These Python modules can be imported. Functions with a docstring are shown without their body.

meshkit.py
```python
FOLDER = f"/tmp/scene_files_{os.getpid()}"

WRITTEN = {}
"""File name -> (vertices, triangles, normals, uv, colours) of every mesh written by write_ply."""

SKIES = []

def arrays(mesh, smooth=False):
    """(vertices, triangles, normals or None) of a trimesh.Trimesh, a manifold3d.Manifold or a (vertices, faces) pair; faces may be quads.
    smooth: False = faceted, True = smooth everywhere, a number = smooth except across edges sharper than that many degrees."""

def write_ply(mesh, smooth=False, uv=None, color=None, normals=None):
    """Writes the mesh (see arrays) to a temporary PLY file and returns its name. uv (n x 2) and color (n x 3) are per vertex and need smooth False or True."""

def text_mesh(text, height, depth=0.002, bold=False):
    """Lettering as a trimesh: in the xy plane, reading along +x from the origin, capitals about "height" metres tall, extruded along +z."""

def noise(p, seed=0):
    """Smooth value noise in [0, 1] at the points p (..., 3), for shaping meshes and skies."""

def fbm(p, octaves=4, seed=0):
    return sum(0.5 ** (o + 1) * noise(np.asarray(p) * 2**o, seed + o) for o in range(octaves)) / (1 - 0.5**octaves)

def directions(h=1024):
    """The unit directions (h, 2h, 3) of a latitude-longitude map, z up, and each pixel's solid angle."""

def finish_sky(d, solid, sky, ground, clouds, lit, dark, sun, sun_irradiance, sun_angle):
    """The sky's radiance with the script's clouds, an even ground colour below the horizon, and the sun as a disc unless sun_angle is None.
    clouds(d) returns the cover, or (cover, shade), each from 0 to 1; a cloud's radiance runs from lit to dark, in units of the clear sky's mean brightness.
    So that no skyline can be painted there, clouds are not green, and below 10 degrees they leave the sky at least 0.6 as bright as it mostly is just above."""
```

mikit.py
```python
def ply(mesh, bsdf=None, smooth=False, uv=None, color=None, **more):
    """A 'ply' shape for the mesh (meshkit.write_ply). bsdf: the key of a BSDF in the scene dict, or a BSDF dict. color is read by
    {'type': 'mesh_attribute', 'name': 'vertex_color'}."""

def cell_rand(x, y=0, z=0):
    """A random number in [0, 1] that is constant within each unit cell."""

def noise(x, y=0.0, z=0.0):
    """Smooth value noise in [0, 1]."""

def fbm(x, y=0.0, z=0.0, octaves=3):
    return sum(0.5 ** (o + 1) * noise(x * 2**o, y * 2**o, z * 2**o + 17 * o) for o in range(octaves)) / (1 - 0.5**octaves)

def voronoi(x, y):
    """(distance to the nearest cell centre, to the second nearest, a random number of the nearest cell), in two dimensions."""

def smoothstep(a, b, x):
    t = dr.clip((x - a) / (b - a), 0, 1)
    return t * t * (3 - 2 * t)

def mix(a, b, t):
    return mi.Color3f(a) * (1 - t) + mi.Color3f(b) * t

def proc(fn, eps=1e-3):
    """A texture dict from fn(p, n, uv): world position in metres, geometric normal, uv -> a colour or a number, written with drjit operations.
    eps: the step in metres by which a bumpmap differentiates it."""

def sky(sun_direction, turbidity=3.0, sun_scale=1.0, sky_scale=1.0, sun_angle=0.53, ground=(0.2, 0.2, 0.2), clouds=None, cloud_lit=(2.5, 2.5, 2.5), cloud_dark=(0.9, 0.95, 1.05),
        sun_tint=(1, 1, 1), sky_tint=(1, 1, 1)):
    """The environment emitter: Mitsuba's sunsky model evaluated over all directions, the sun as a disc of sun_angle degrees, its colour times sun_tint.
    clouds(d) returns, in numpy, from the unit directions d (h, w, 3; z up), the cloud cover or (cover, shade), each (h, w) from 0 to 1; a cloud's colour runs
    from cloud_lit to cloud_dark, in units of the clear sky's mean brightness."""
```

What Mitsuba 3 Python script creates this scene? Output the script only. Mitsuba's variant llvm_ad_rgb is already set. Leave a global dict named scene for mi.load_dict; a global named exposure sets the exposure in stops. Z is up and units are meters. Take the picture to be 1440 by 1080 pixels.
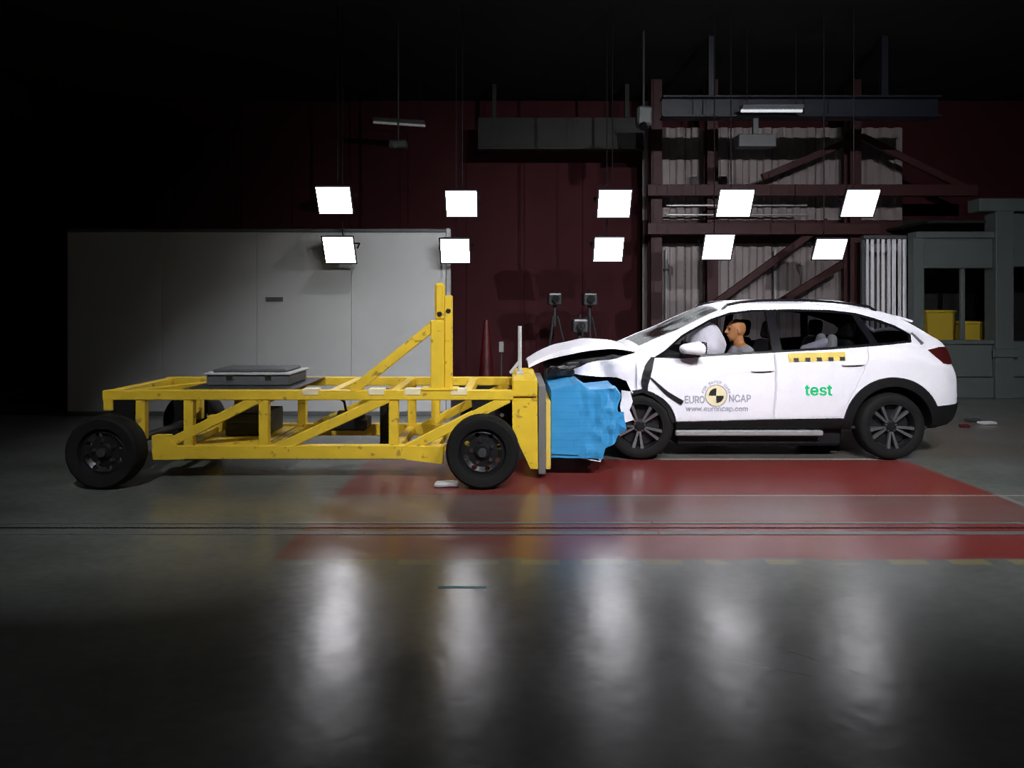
import math
import numpy as np, trimesh, manifold3d as m3
import drjit as dr
import mitsuba as mi
import mikit, meshkit
from mikit import proc, noise, fbm, smoothstep, mix
from scipy.interpolate import PchipInterpolator

T = mi.ScalarTransform4f
rng = np.random.default_rng(7)
scene, labels = {}, {}

# ------------------------------------------------------------------ camera, light, exposure
F, HC = 924.0, 1.548                      # focal length in pixels (1440 wide), eye height
VX, VY = 720.0, 430.0                     # vanishing point of the depth direction
scene['camera'] = {
    'type': 'perspective', 'fov': math.degrees(2 * math.atan(720.0 / F)), 'fov_axis': 'x',
    'principal_point_offset_x': 0.0, 'principal_point_offset_y': (540.0 - VY) / 1080.0,
    'near_clip': 0.05, 'far_clip': 200.0,
    'to_world': T().look_at(origin=[0, 0, HC], target=[0, 1, HC], up=[0, 0, 1]),
}
exposure = 0.95
BANK_LAMP = 8.0          # radiance of the ten lamps in view
RIG_SPOT = [22.0, 25.0, 31.0, 40.0]   # intensity of the lamps of the rig on the camera's side
RIG_CONE = [(27.0, 14.0), (32.0, 14.0), (41.0, 18.0), (48.0, 20.0)]   # cutoff and full-beam angles
TUBE_LAMP = 1.5           # dim tube lamps at the back of the hall
WASH = ((-1.0, 7.3, 5.2), (-1.0, 8.9, 0.5), 9.0, 42.0, 12.0)   # lamp over the partition: place, aim, intensity, cutoff, full beam
RIG = [(-2.4, 1.6), (0.8, 1.2), (2.2, 1.2), (3.6, 1.4)]   # x, y of the rig lamps, all at RIG_Z
RIG_Z = 4.6
RIG_AIM = [(-2.3, 5.8, 0.5), (0.9, 6.8, 1.1), (2.3, 6.9, 1.1), (3.7, 7.6, 1.5)]


def W(px, py, Y):
    """world point behind pixel (px, py) at depth Y"""
    return np.array([(px - VX) * Y / F, Y, HC - (py - VY) * Y / F])


# ------------------------------------------------------------------ materials
def rgb(*c):
    return {'type': 'rgb', 'value': list(c)}


def pr(color, rough=0.5, metal=0.0, spec=0.5, coat=0.0, coat_gloss=0.9, two=True):
    d = {'type': 'principled', 'base_color': color if isinstance(color, dict) else rgb(*color), 'roughness': rough if isinstance(rough, dict) else float(rough),
         'metallic': float(metal), 'specular': float(spec)}
    if coat:
        d['clearcoat'] = float(coat)
        d['clearcoat_gloss'] = float(coat_gloss)
    return {'type': 'twosided', 'bsdf': d} if two else d


def band(x, a, b, s):
    return smoothstep(a - s, a + s, x) * (1 - smoothstep(b - s, b + s, x))


def floor_color(p, n, uv):
    x, y = p.x, p.y
    wear = fbm(x * 1.3, y * 2.2, 3.0, 4)
    fine = noise(x * 23, y * 40, 1.0)
    c = mix([0.072, 0.080, 0.073], [0.118, 0.128, 0.117], wear)
    c = c * (0.92 + 0.16 * fine)
    # red paint of the impact area, worn to brown on the left
    edge = 0.05 * (fbm(x * 3.0, y * 3.0, 9.0, 3) - 0.5)
    red = band(x + edge, -1.45, 3.95, 0.05) * band(y + edge, 4.02, 6.62, 0.03)
    worn = band(y, 4.72, 5.38, 0.06) * 0.55 + 0.15  # crosswise band paints the floor's reflection into the red
    worn = worn * (0.5 + fbm(x * 2.0, y * 6.0, 5.0, 3))
    worn = worn + 0.35 * smoothstep(0.6, -1.4, x)
    redc = mix([0.160, 0.014, 0.012], [0.115, 0.078, 0.070], dr.clip(worn, 0, 1))
    c = mix(c, redc, red * 0.95)
    # brown stain behind and beside the red area
    st = band(y, 6.62, 9.0, 0.3) * smoothstep(0.5, 3.0, x) * 0.55
    c = mix(c, [0.085, 0.060, 0.052], st)
    # worn yellow dashes along the front edge
    ph = x / 0.37 - dr.floor(x / 0.37)
    dash = band(ph, 0.15, 0.78, 0.02) * band(y, 3.93, 4.01, 0.008) * band(x, -1.4, 3.6, 0.05)
    dash = dash * smoothstep(0.25, 0.55, noise(x * 5, y * 9, 4.0))
    c = mix(c, [0.23, 0.19, 0.05], dash * 0.45)
    # pale line at the far edge of the red area and a thin one inside it
    line = band(y, 6.60, 6.66, 0.006) * band(x, 1.5, 3.9, 0.03) * 0.8 + band(y, 5.35, 5.375, 0.004) * band(x, 0.5, 6.0, 0.1) * 0.6
    c = mix(c, [0.30, 0.27, 0.24], dr.clip(line, 0, 1))
    # white-ish corner marking at the right border
    mk = band(x - 3.98, -0.03, 0.03, 0.008) * band(y, 4.6, 5.4, 0.05) * 0.5
    c = mix(c, [0.2, 0.2, 0.19], mk)
    # black skid marks in the foreground
    d1 = dr.abs((x - 1.13) * 0.45 + (y - 2.80) * 1.0)
    s1 = smoothstep(0.012, 0.004, d1) * band(x, 0.98, 1.26, 0.03)
    d2 = dr.abs((x - 1.32) * 0.8 + (y - 2.88) * 1.0)
    s2 = smoothstep(0.014, 0.005, d2) * band(x, 1.2, 1.46, 0.03)
    c = mix(c, [0.015, 0.015, 0.014], dr.clip(s1 + s2, 0, 1) * 0.85)
    return c


def floor_rough(p, n, uv):
    return 0.19 + 0.11 * fbm(p.x * 2.5, p.y * 2.5, 7.0, 3)


def floor_bump(p, n, uv):
    return fbm(p.x * 7, p.y * 7, 0.5, 3)


def yellow_color(p, n, uv):
    w = fbm(p.x * 9, p.y * 9, p.z * 9, 3)
    chip = smoothstep(0.66, 0.74, fbm(p.x * 17, p.y * 17, p.z * 17, 3))
    c = mix([0.80, 0.55, 0.035], [0.70, 0.48, 0.040], w)
    return mix(c, [0.28, 0.17, 0.05], chip * 0.7)


def glow_maroon_color(p, n, uv):
    return mix([0.055, 0.012, 0.016], [0.075, 0.018, 0.022], fbm(p.x * 0.8, p.z * 0.5, 2.0, 3))  # red glow of the lamps is mixed into the wall's maroon


def clad_color(p, n, uv):
    return mix([0.27, 0.22, 0.22], [0.38, 0.33, 0.325], fbm(p.x * 1.5, p.z * 0.7, 4.0, 3))


def partition_color(p, n, uv):
    return mix([0.40, 0.41, 0.405], [0.48, 0.49, 0.485], fbm(p.x * 0.9, p.z * 0.9, 6.0, 3))


def crazed(p, n, uv):
    f1, f2, r = mikit.voronoi(p.x * 30, p.y * 30)
    crack = smoothstep(0.10, 0.03, f2 - f1)
    zone = smoothstep(0.40, 0.62, fbm(p.x * 3.2, p.y * 2.4, 2.0, 3) + 0.22 * smoothstep(1.9, 1.4, p.x))
    return dr.clip(zone * (0.45 + 0.4 * crack) + 0.10 * crack, 0, 0.85)


def blue_color(p, n, uv):
    w = fbm(p.x * 6, p.y * 6, p.z * 14, 3)
    c = mix([0.030, 0.24, 0.52], [0.055, 0.33, 0.62], w)
    slit = band(p.z * 16 - dr.floor(p.z * 16), 0.45, 0.55, 0.04)
    return mix(c, [0.02, 0.17, 0.40], slit * 0.35)


MATS = {
    'mat_floor': {'type': 'twosided', 'bsdf': {'type': 'bumpmap', 'arbitrary': proc(floor_bump, 4e-3), 'scale': 0.0016,
                  'bsdf': {'type': 'principled', 'base_color': proc(floor_color), 'roughness': proc(floor_rough), 'specular': 0.5}}},
    'mat_glow_maroon': pr(proc(glow_maroon_color), 0.8, spec=0.2),
    'mat_cladding': pr(proc(clad_color), 0.55),
    'mat_partition': pr(proc(partition_color), 0.6),
    'mat_ceiling': pr((0.02, 0.02, 0.021), 0.9, spec=0.2),
    'mat_dark_wall': pr((0.018, 0.018, 0.019), 0.8, spec=0.2),
    'mat_yellow': pr(proc(yellow_color), 0.38),
    'mat_blue': pr(proc(blue_color), 0.42),
    'mat_white_paint': pr((0.85, 0.84, 0.89), 0.35, coat=1.0),
    'mat_black_plastic': pr((0.007, 0.007, 0.008), 0.55, spec=0.3),
    'mat_black_gloss': pr((0.008, 0.008, 0.010), 0.2),
    'mat_dark_grey': pr((0.035, 0.036, 0.038), 0.55),
    'mat_rubber': pr((0.008, 0.008, 0.008), 0.75, spec=0.25),
    'mat_rim_dark': pr((0.03, 0.03, 0.032), 0.35, metal=0.6),
    'mat_chrome': pr((0.75, 0.75, 0.76), 0.2, metal=1.0),
    'mat_spoke': pr((0.28, 0.28, 0.29), 0.35, metal=0.8),
    'mat_steel': pr((0.34, 0.34, 0.34), 0.42, metal=0.7),
    'mat_girder': pr((0.014, 0.013, 0.012), 0.6),
    'mat_track': pr((0.10, 0.105, 0.10), 0.35),
    'mat_silver_strip': pr((0.38, 0.38, 0.39), 0.45, metal=0.4),
    'mat_grey_box': pr((0.085, 0.092, 0.095), 0.5),
    'mat_light_grey': pr((0.45, 0.46, 0.46), 0.5),
    'mat_red_steel': pr((0.055, 0.014, 0.016), 0.6),  # red deepened like the wall's, after the lamps' red glow
    'mat_navy': pr((0.008, 0.010, 0.019), 0.5),
    'mat_booth': pr((0.105, 0.125, 0.120), 0.6),
    'mat_booth_dark': pr((0.012, 0.013, 0.013), 0.7),
    'mat_white_strip': pr((0.86, 0.88, 0.92), 0.4),
    'mat_red_post': pr((0.075, 0.004, 0.007), 0.5),
    'mat_tail_red': pr((0.055, 0.006, 0.006), 0.15, coat=1.0),
    'mat_airbag': pr((0.74, 0.72, 0.80), 0.8, spec=0.2),
    'mat_dummy_skin': pr((0.46, 0.20, 0.075), 0.55),
    'mat_dummy_shirt': pr((0.30, 0.30, 0.33), 0.8, spec=0.2),
    'mat_seat': pr((0.020, 0.020, 0.022), 0.8, spec=0.25),
    'mat_print_yellow': pr((0.70, 0.52, 0.10), 0.5),
    'mat_print_cream': pr((0.80, 0.72, 0.46), 0.5),
    'mat_print_black': pr((0.015, 0.014, 0.012), 0.5),
    'mat_print_grey': pr((0.34, 0.34, 0.40), 0.5),
    'mat_print_green': pr((0.02, 0.52, 0.20), 0.5),
    'mat_cyan_tape': pr((0.02, 0.42, 0.50), 0.5),
    'mat_bin_yellow': pr((0.50, 0.36, 0.03), 0.5),
    'mat_glass': {'type': 'thindielectric', 'int_ior': 1.5, 'specular_transmittance': rgb(0.50, 0.50, 0.52)},
    'mat_clear_glass': {'type': 'thindielectric', 'int_ior': 1.5, 'specular_transmittance': rgb(0.9, 0.9, 0.9)},
    'mat_crazed_glass': {'type': 'blendbsdf', 'weight': proc(crazed), 'a': {'type': 'thindielectric', 'int_ior': 1.5, 'specular_transmittance': rgb(0.6, 0.62, 0.62)}, 'b': {'type': 'twosided', 'bsdf': {'type': 'diffuse', 'reflectance': rgb(0.62, 0.66, 0.65)}}},
    'mat_lens': pr((0.8, 0.8, 0.8), 0.5),
}
scene.update(MATS)


# ------------------------------------------------------------------ helpers
def tm(m):
    if isinstance(m, m3.Manifold):
        q = m.to_mesh()
        return trimesh.Trimesh(np.array(q.vert_properties[:, :3]), np.array(q.tri_verts), process=False)
    return m


def mf(mesh):
    return m3.Manifold(m3.Mesh(np.asarray(mesh.vertices, np.float32), np.asarray(mesh.faces, np.uint32)))


def cat(*ms):
    return trimesh.util.concatenate([tm(m) for m in ms])


def add(key, mesh, mat, smooth=False, **more):
    mesh = tm(mesh)
    k, n = key, 0
    while k in scene or k in things:
        n += 1
        k = f'{key}_{n:03d}'
    scene[k] = mikit.ply(mesh, mat, smooth=smooth, **more)
    return k


things = set()


def thing(name, label, cat_, group=None):
    k, n = name, 0
    while k in things or k in scene:
        n += 1
        k = f'{name}_{n:03d}'
    things.add(k)
    labels[k] = {'label': label, 'category': cat_}
    if group:
        labels[k]['group'] = group
    return k


def plabel(key, text):
    labels[key] = {'label': text}
    return key


def add_split(key, man, mat, label=None, **more):
    for piece in man.decompose():
        if piece.volume() > 2e-6:
            k = add(key, piece, mat, **more)
            if label:
                plabel(k, label)


def struct(key, label=None):
    labels[key] = {'kind': 'structure', **({'label': label} if label else {})}
    return key


def hull(pts):
    return tm(m3.Manifold.hull_points(np.asarray(pts, float)))


def box(a, b, bev=0.006):
    """chamfered box between corners a and b"""
    a, b = np.minimum(a, b), np.maximum(a, b)
    bev = min(bev, 0.4 * float(np.min(np.asarray(b) - np.asarray(a))))
    if bev <= 0:
        bev = 1e-5
    pts = []
    for sx in (0, 1):
        for sy in (0, 1):
            for sz in (0, 1):
                c = np.array([[a[0], b[0]][sx], [a[1], b[1]][sy], [a[2], b[2]][sz]], float)
                s = np.array([1 - 2 * sx, 1 - 2 * sy, 1 - 2 * sz]) * bev
                for k in range(3):
                    d = s.copy(); d[k] = 0
                    pts.append(c + d)
    return hull(pts)


def frame_of(d, up=(0, 0, 1)):
    d = np.asarray(d, float); d = d / np.linalg.norm(d)
    u = np.asarray(up, float)
    if abs(d @ u) > 0.95:
        u = np.array([1.0, 0, 0])
    s = np.cross(d, u); s /= np.linalg.norm(s)
    return d, s, np.cross(s, d)


def beam(p, q, w, h, bev=0.006, up=(0, 0, 1)):
    """bar from p to q: width w sideways, h along 'up'"""
    p, q = np.asarray(p, float), np.asarray(q, float)
    d, s, u = frame_of(q - p, up)
    L = np.linalg.norm(q - p)
    m = box([0, -w / 2, -h / 2], [L, w / 2, h / 2], bev)
    v = np.asarray(m.vertices)
    return trimesh.Trimesh(p + v[:, :1] * d + v[:, 1:2] * s + v[:, 2:] * u, m.faces, process=False) if True else m


def fix(m):
    if m.volume < 0:
        m.invert()
    return m


def tube(p, q, r, n=14, r2=None):
    p, q = np.asarray(p, float), np.asarray(q, float)
    d, s, u = frame_of(q - p)
    a = np.arange(n) * 2 * np.pi / n
    ring = np.cos(a)[:, None] * s + np.sin(a)[:, None] * u
    return hull(np.vstack([p + ring * r, q + ring * (r if r2 is None else r2)]))


def pipe(pts, r, n=8):
    pts = [np.asarray(p, float) for p in pts]
    ms = [tube(a, b, r, n) for a, b in zip(pts[:-1], pts[1:])]
    ms += [hull(trimesh.creation.icosphere(1, r).vertices + p) for p in pts[1:-1]]
    return cat(*ms)


def lathe_y(profile, n=48):
    """profile of (radius, y) revolved about the y axis at the origin; closed loop"""
    prof = np.asarray(profile, float)
    a = np.arange(n) * 2 * np.pi / n
    v = np.stack([np.outer(np.cos(a), prof[:, 0]), np.broadcast_to(prof[:, 1], (n, len(prof))), np.outer(np.sin(a), prof[:, 0])], -1).reshape(-1, 3)
    k = len(prof); f = []
    for i in range(n):
        for j in range(k):
            A, B = i * k + j, i * k + (j + 1) % k
            C, D = ((i + 1) % n) * k + j, ((i + 1) % n) * k + (j + 1) % k
            f += [[A, B, D], [A, D, C]]
    m = trimesh.Trimesh(v, f, process=True)
    m.update_faces(m.nondegenerate_faces())
    m.fix_normals()
    return m


def prism_y(poly, y0, y1):
    """polygon in (x, z) extruded from y0 to y1, as a Manifold"""
    p = np.asarray(poly, float)
    if 0.5 * np.sum(p[:, 0] * np.roll(p[:, 1], -1) - np.roll(p[:, 0], -1) * p[:, 1]) < 0:
        p = p[::-1]
    m = m3.Manifold.extrude(m3.CrossSection([p]), float(y1 - y0))
    return m.rotate([90, 0, 0]).translate([0, float(y1), 0])


def prism_z(poly, z0, z1):
    p = np.asarray(poly, float)
    if 0.5 * np.sum(p[:, 0] * np.roll(p[:, 1], -1) - np.roll(p[:, 0], -1) * p[:, 1]) < 0:
        p = p[::-1]
    return m3.Manifold.extrude(m3.CrossSection([p]), float(z1 - z0)).translate([0, 0, float(z0)])


def cyl_y(cx, cz, r, y0, y1, n=64):
    a = np.arange(n) * 2 * np.pi / n
    return prism_y(np.stack([cx + r * np.cos(a), cz + r * np.sin(a)], 1), y0, y1)


def grow(poly, d):
    p = np.asarray(poly, float)
    if 0.5 * np.sum(p[:, 0] * np.roll(p[:, 1], -1) - np.roll(p[:, 0], -1) * p[:, 1]) < 0:
        p = p[::-1]
    cs = m3.CrossSection([p]).offset(d, m3.JoinType.Round, 2.0, 24)
    return cs.to_polygons()[0]


def ellipsoid(c, r, sub=3):
    m = trimesh.creation.icosphere(sub, 1.0)
    m.apply_scale(r); m.apply_translation(c)
    return m


def displaced(m, amp, freq, seed=0, axis_w=(1, 1, 1)):
    m = tm(m).copy()
    m.merge_vertices()
    v = np.asarray(m.vertices)
    d = np.stack([meshkit.noise(v * freq + 11.3 * k, seed + k) - 0.5 for k in range(3)], 1)
    m.vertices = v + 2 * amp * d * np.asarray(axis_w)
    return m


# ------------------------------------------------------------------ setting
CEIL = 5.6
XL, XR, YB, YF = -9.0, 12.5, 13.0, -4.0
add('floor', cat(box([XL, YF, -0.2], [XR, YB + 0.6, 0.0], 0.0)), 'mat_floor'); struct('floor', 'glossy grey concrete floor with a worn red painted impact area')
add('ceiling', box([XL, YF, CEIL], [XR, YB + 0.6, CEIL + 0.15], 0.0), 'mat_ceiling'); struct('ceiling', 'dark hall ceiling')
add('wall_left', box([XL - 0.2, YF, 0], [XL, YB + 0.6, CEIL], 0.0), 'mat_dark_wall'); struct('wall_left', 'dark side wall')
add('wall_right', box([XR, YF, 0], [XR + 0.2, YB + 0.6, CEIL], 0.0), 'mat_dark_wall'); struct('wall_right', 'dark side wall')
add('wall_front', box([XL, YF - 0.2, 0], [XR, YF, CEIL], 0.0), 'mat_dark_wall'); struct('wall_front', 'dark end wall behind the viewer')
add('wall_back', box([XL, YB, 0], [XR, YB + 0.2, CEIL], 0.0), 'mat_glow_maroon'); struct('wall_back', 'dark maroon back wall, red lamp glow put into its colour')
# dark maroon wall sheets of the back wall between the partition and the cladding
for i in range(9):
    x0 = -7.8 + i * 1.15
    add('wall_back__panel', box([x0, YB - 0.03, 0.1], [x0 + 1.13, YB - 0.001, 5.0], 0.006), 'mat_glow_maroon')
# corrugated cladding of the right bay
def cladding(x0, x1, z0, z1, y, depth=0.05, pitch=0.26):
    pts, n = [], max(1, round((x1 - x0) / pitch))
    w = (x1 - x0) / n
    for k in range(n):
        a = x0 + k * w
        pts += [(a, 0), (a + 0.3 * w, 0), (a + 0.42 * w, depth), (a + 0.85 * w, depth), (a + 0.97 * w, 0)]
    pts.append((x1, 0))
    top = [(px, y - d) for px, d in pts]
    bot = [(px, y + 0.02) for px, d in pts[::-1]]
    return prism_z(top + bot, z0, z1)
CY = 12.4
for i in range(6):
    x0 = 2.46 + i * 0.82
    for (z0, z1) in ((0.0, 2.72), (3.16, 4.9)):
        add('wall_back__cladding_panel', cladding(x0, x0 + 0.805, z0, z1, CY), 'mat_cladding', smooth=False)
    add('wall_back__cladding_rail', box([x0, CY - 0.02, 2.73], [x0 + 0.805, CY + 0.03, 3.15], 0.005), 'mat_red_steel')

# grey partition on the left
t = thing('partition_wall', 'large grey partition standing behind the yellow trolley, fading into the dark on the left', 'partition')
PY = 9.25
for i in range(4):
    x0 = -6.26 + i * 1.333
    add(f'{t}__panel', box([x0, PY, 0.06], [x0 + 1.328, PY + 0.05, 2.585], 0.004), 'mat_partition')
plabel(add(f'{t}__end_post', box([-0.925, PY - 0.02, 0.0], [-0.865, PY + 0.08, 2.64], 0.006), 'mat_light_grey'), 'pale upright edge post')
add(f'{t}__top_rail', box([-6.26, PY - 0.015, 2.585], [-0.93, PY + 0.065, 2.63], 0.005), 'mat_grey_box')
add(f'{t}__base_rail', box([-6.26, PY - 0.015, 0.0], [-0.93, PY + 0.065, 0.06], 0.005), 'mat_grey_box')
vent = W(386, 421, PY)
add(f'{t}__small_plate', box([vent[0] - 0.12, PY - 0.012, vent[2] - 0.03], [vent[0] + 0.12, PY + 0.002, vent[2] + 0.03], 0.003), 'mat_grey_box')

# track let into the floor
for (y0, y1, m_) in ((4.44, 4.50, 'mat_steel'), (4.66, 4.70, 'mat_steel')):
    for i in range(7):
        x0 = -7.0 + 2.0 * i
        add('floor__track_strip', box([x0, y0, 0.0], [x0 + 1.992, y1, 0.004], 0.001), 'mat_track')
add('floor__track_slot', box([-7, 4.565, 0.0], [7, 4.59, 0.002], 0.0005), 'mat_black_plastic')

# ------------------------------------------------------------------ crash trolley
YN, YFAR = 5.80, 6.95
tr = thing('crash_trolley', 'yellow steel lattice crash trolley on four black wheels with a tall mast', 'trolley')
def bar(name, p, q, w, h, mat='mat_yellow', up=(0, 0, 1)):
    return add(f'{tr}__{name}', fix(beam(p, q, w, h, 0.006, up)), mat)
for (yc, s) in ((YN + 0.045, 1), (YFAR - 0.045, -1)):
    bar('top_rail', [-3.62, yc, 0.757], [0.01, yc, 0.757], 0.09, 0.085)
    bar('bottom_rail', [-3.17, yc, 0.252], [-0.62, yc, 0.252], 0.09, 0.12)
    for x in (-3.29, -2.865, -2.20, -1.05):
        bar('post', [x, yc, 0.30 if x > -3.2 else 0.36], [x, yc, 0.73], 0.085, 0.07 if x != -1.05 else 0.06, up=(0, 1, 0))
    bar('rear_post', [-3.57, yc, 0.62], [-3.57, yc, 0.73], 0.085, 0.085, up=(0, 1, 0))
    bar('diagonal_brace', [-3.06, yc, 0.32], [-2.24, yc, 0.73], 0.075, 0.085)
    bar('diagonal_brace', [-2.06, yc, 0.29], [-1.09, yc, 0.735], 0.075, 0.085)
    bar('diagonal_brace', [-0.93, yc, 0.28], [-0.03, yc, 0.73], 0.075, 0.085)
    g = prism_y([(-3.18, 0.19), (-2.90, 0.19), (-2.95, 0.31), (-3.05, 0.40), (-3.18, 0.40)], yc - 0.047, yc + 0.047)
    add(f'{tr}__gusset_plate', g, 'mat_yellow')
    g = prism_y([(-0.94, 0.19), (-0.61, 0.15), (-0.61, 0.30), (-0.94, 0.31)], yc - 0.047, yc + 0.047)
    add(f'{tr}__gusset_plate', g, 'mat_yellow')
bar('post', [-0.80, YFAR - 0.045, 0.30], [-0.80, YFAR - 0.045, 0.73], 0.085, 0.07, up=(0, 1, 0))
for x in (-3.57, -2.865, -2.20, -1.60, -1.05, -0.40):
    bar('cross_member', [x, YN + 0.09, 0.757], [x, YFAR - 0.09, 0.757], 0.08, 0.08)
for x in (-3.10, -2.20, -1.05, -0.70):
    bar('lower_cross_member', [x, YN + 0.09, 0.25], [x, YFAR - 0.09, 0.25], 0.08, 0.08)
bar('plan_brace', [-3.5, YN + 0.1, 0.757], [-2.92, YFAR - 0.1, 0.757], 0.06, 0.06)
for x in (-1.78, -1.20, -0.88, -0.47):
    plabel(add(f'{tr}__joint_plate', box([x - 0.07, YN - 0.006, 0.76], [x + 0.07, YN + 0.10, 0.815], 0.004), 'mat_print_cream'), 'pale bolted joint plate on the near top rail')
plabel(add(f'{tr}__deck_plate', box([-2.95, YN + 0.09, 0.795], [-1.95, YFAR - 0.09, 0.803], 0.002), 'mat_dark_grey'), 'dark deck plate')
# mast and its brace
mast = add(f'{tr}__mast', cat(box([-0.72, YN + 0.0, 0.80], [-0.60, YN + 0.13, 1.42], 0.008), box([-0.685, YN + 0.005, 1.42], [-0.60, YN + 0.125, 1.75], 0.02)), 'mat_yellow')
add(f'{mast}__side_plate', box([-0.598, YN + 0.03, 0.80], [-0.53, YN + 0.10, 1.64], 0.006), 'mat_yellow')
for (x, z) in ((-0.64, 1.475), (-0.565, 1.50)):
    plabel(add(f'{mast}__bolt_hole', tube([x, YN - 0.002 if x < -0.6 else YN + 0.028, z], [x, YN + 0.02 if x < -0.6 else YN + 0.05, z], 0.022, 10), 'mat_black_plastic'), 'dark bolt hole')
plabel(bar('mast_brace', [-1.42, YN + 0.06, 0.79], [-0.68, YN + 0.06, 1.385], 0.075, 0.085), 'slanting brace of the mast')
add(f'{tr}__mast_foot', box([-0.80, YN - 0.01, 0.798], [-0.48, YN + 0.16, 0.82], 0.004), 'mat_yellow')
# head
add(f'{tr}__head_beam', box([0.0, YN + 0.02, 0.74], [0.225, YFAR - 0.02, 0.895], 0.012), 'mat_yellow')
add(f'{tr}__head_post', prism_y([(0.0, 0.74), (0.225, 0.74), (0.232, 0.095), (0.165, 0.095), (0.005, 0.44)], YN + 0.05, YN + 0.12), 'mat_yellow')
add(f'{tr}__head_post', prism_y([(0.0, 0.74), (0.225, 0.74), (0.232, 0.095), (0.165, 0.095), (0.005, 0.44)], YFAR - 0.12, YFAR - 0.05), 'mat_yellow')
bar('lower_head_rail', [-0.62, YN + 0.11, 0.27], [0.10, YN + 0.11, 0.36], 0.06, 0.07)
plabel(add(f'{tr}__face_plate', box([0.236, YN + 0.04, 0.05], [0.30, YFAR + 0.0, 0.84], 0.005), 'mat_steel'), 'grey steel face plate')
add(f'{tr}__spacer_plate', box([0.302, YN + 0.05, 0.09], [0.345, YFAR - 0.01, 0.70], 0.005), 'mat_print_yellow')
plabel(add(f'{tr}__marker_rod', cat(tube([0.075, 6.3, 0.895], [0.075, 6.3, 1.355], 0.02), box([0.04, 6.26, 0.893], [0.11, 6.34, 0.925], 0.006)), 'mat_light_grey'), 'pale upright rod on the trolley head')
add(f'{tr}__rod_clamp', fix(beam([-0.02, 6.3, 0.90], [0.075, 6.3, 1.02], 0.03, 0.03)), 'mat_light_grey')
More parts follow.
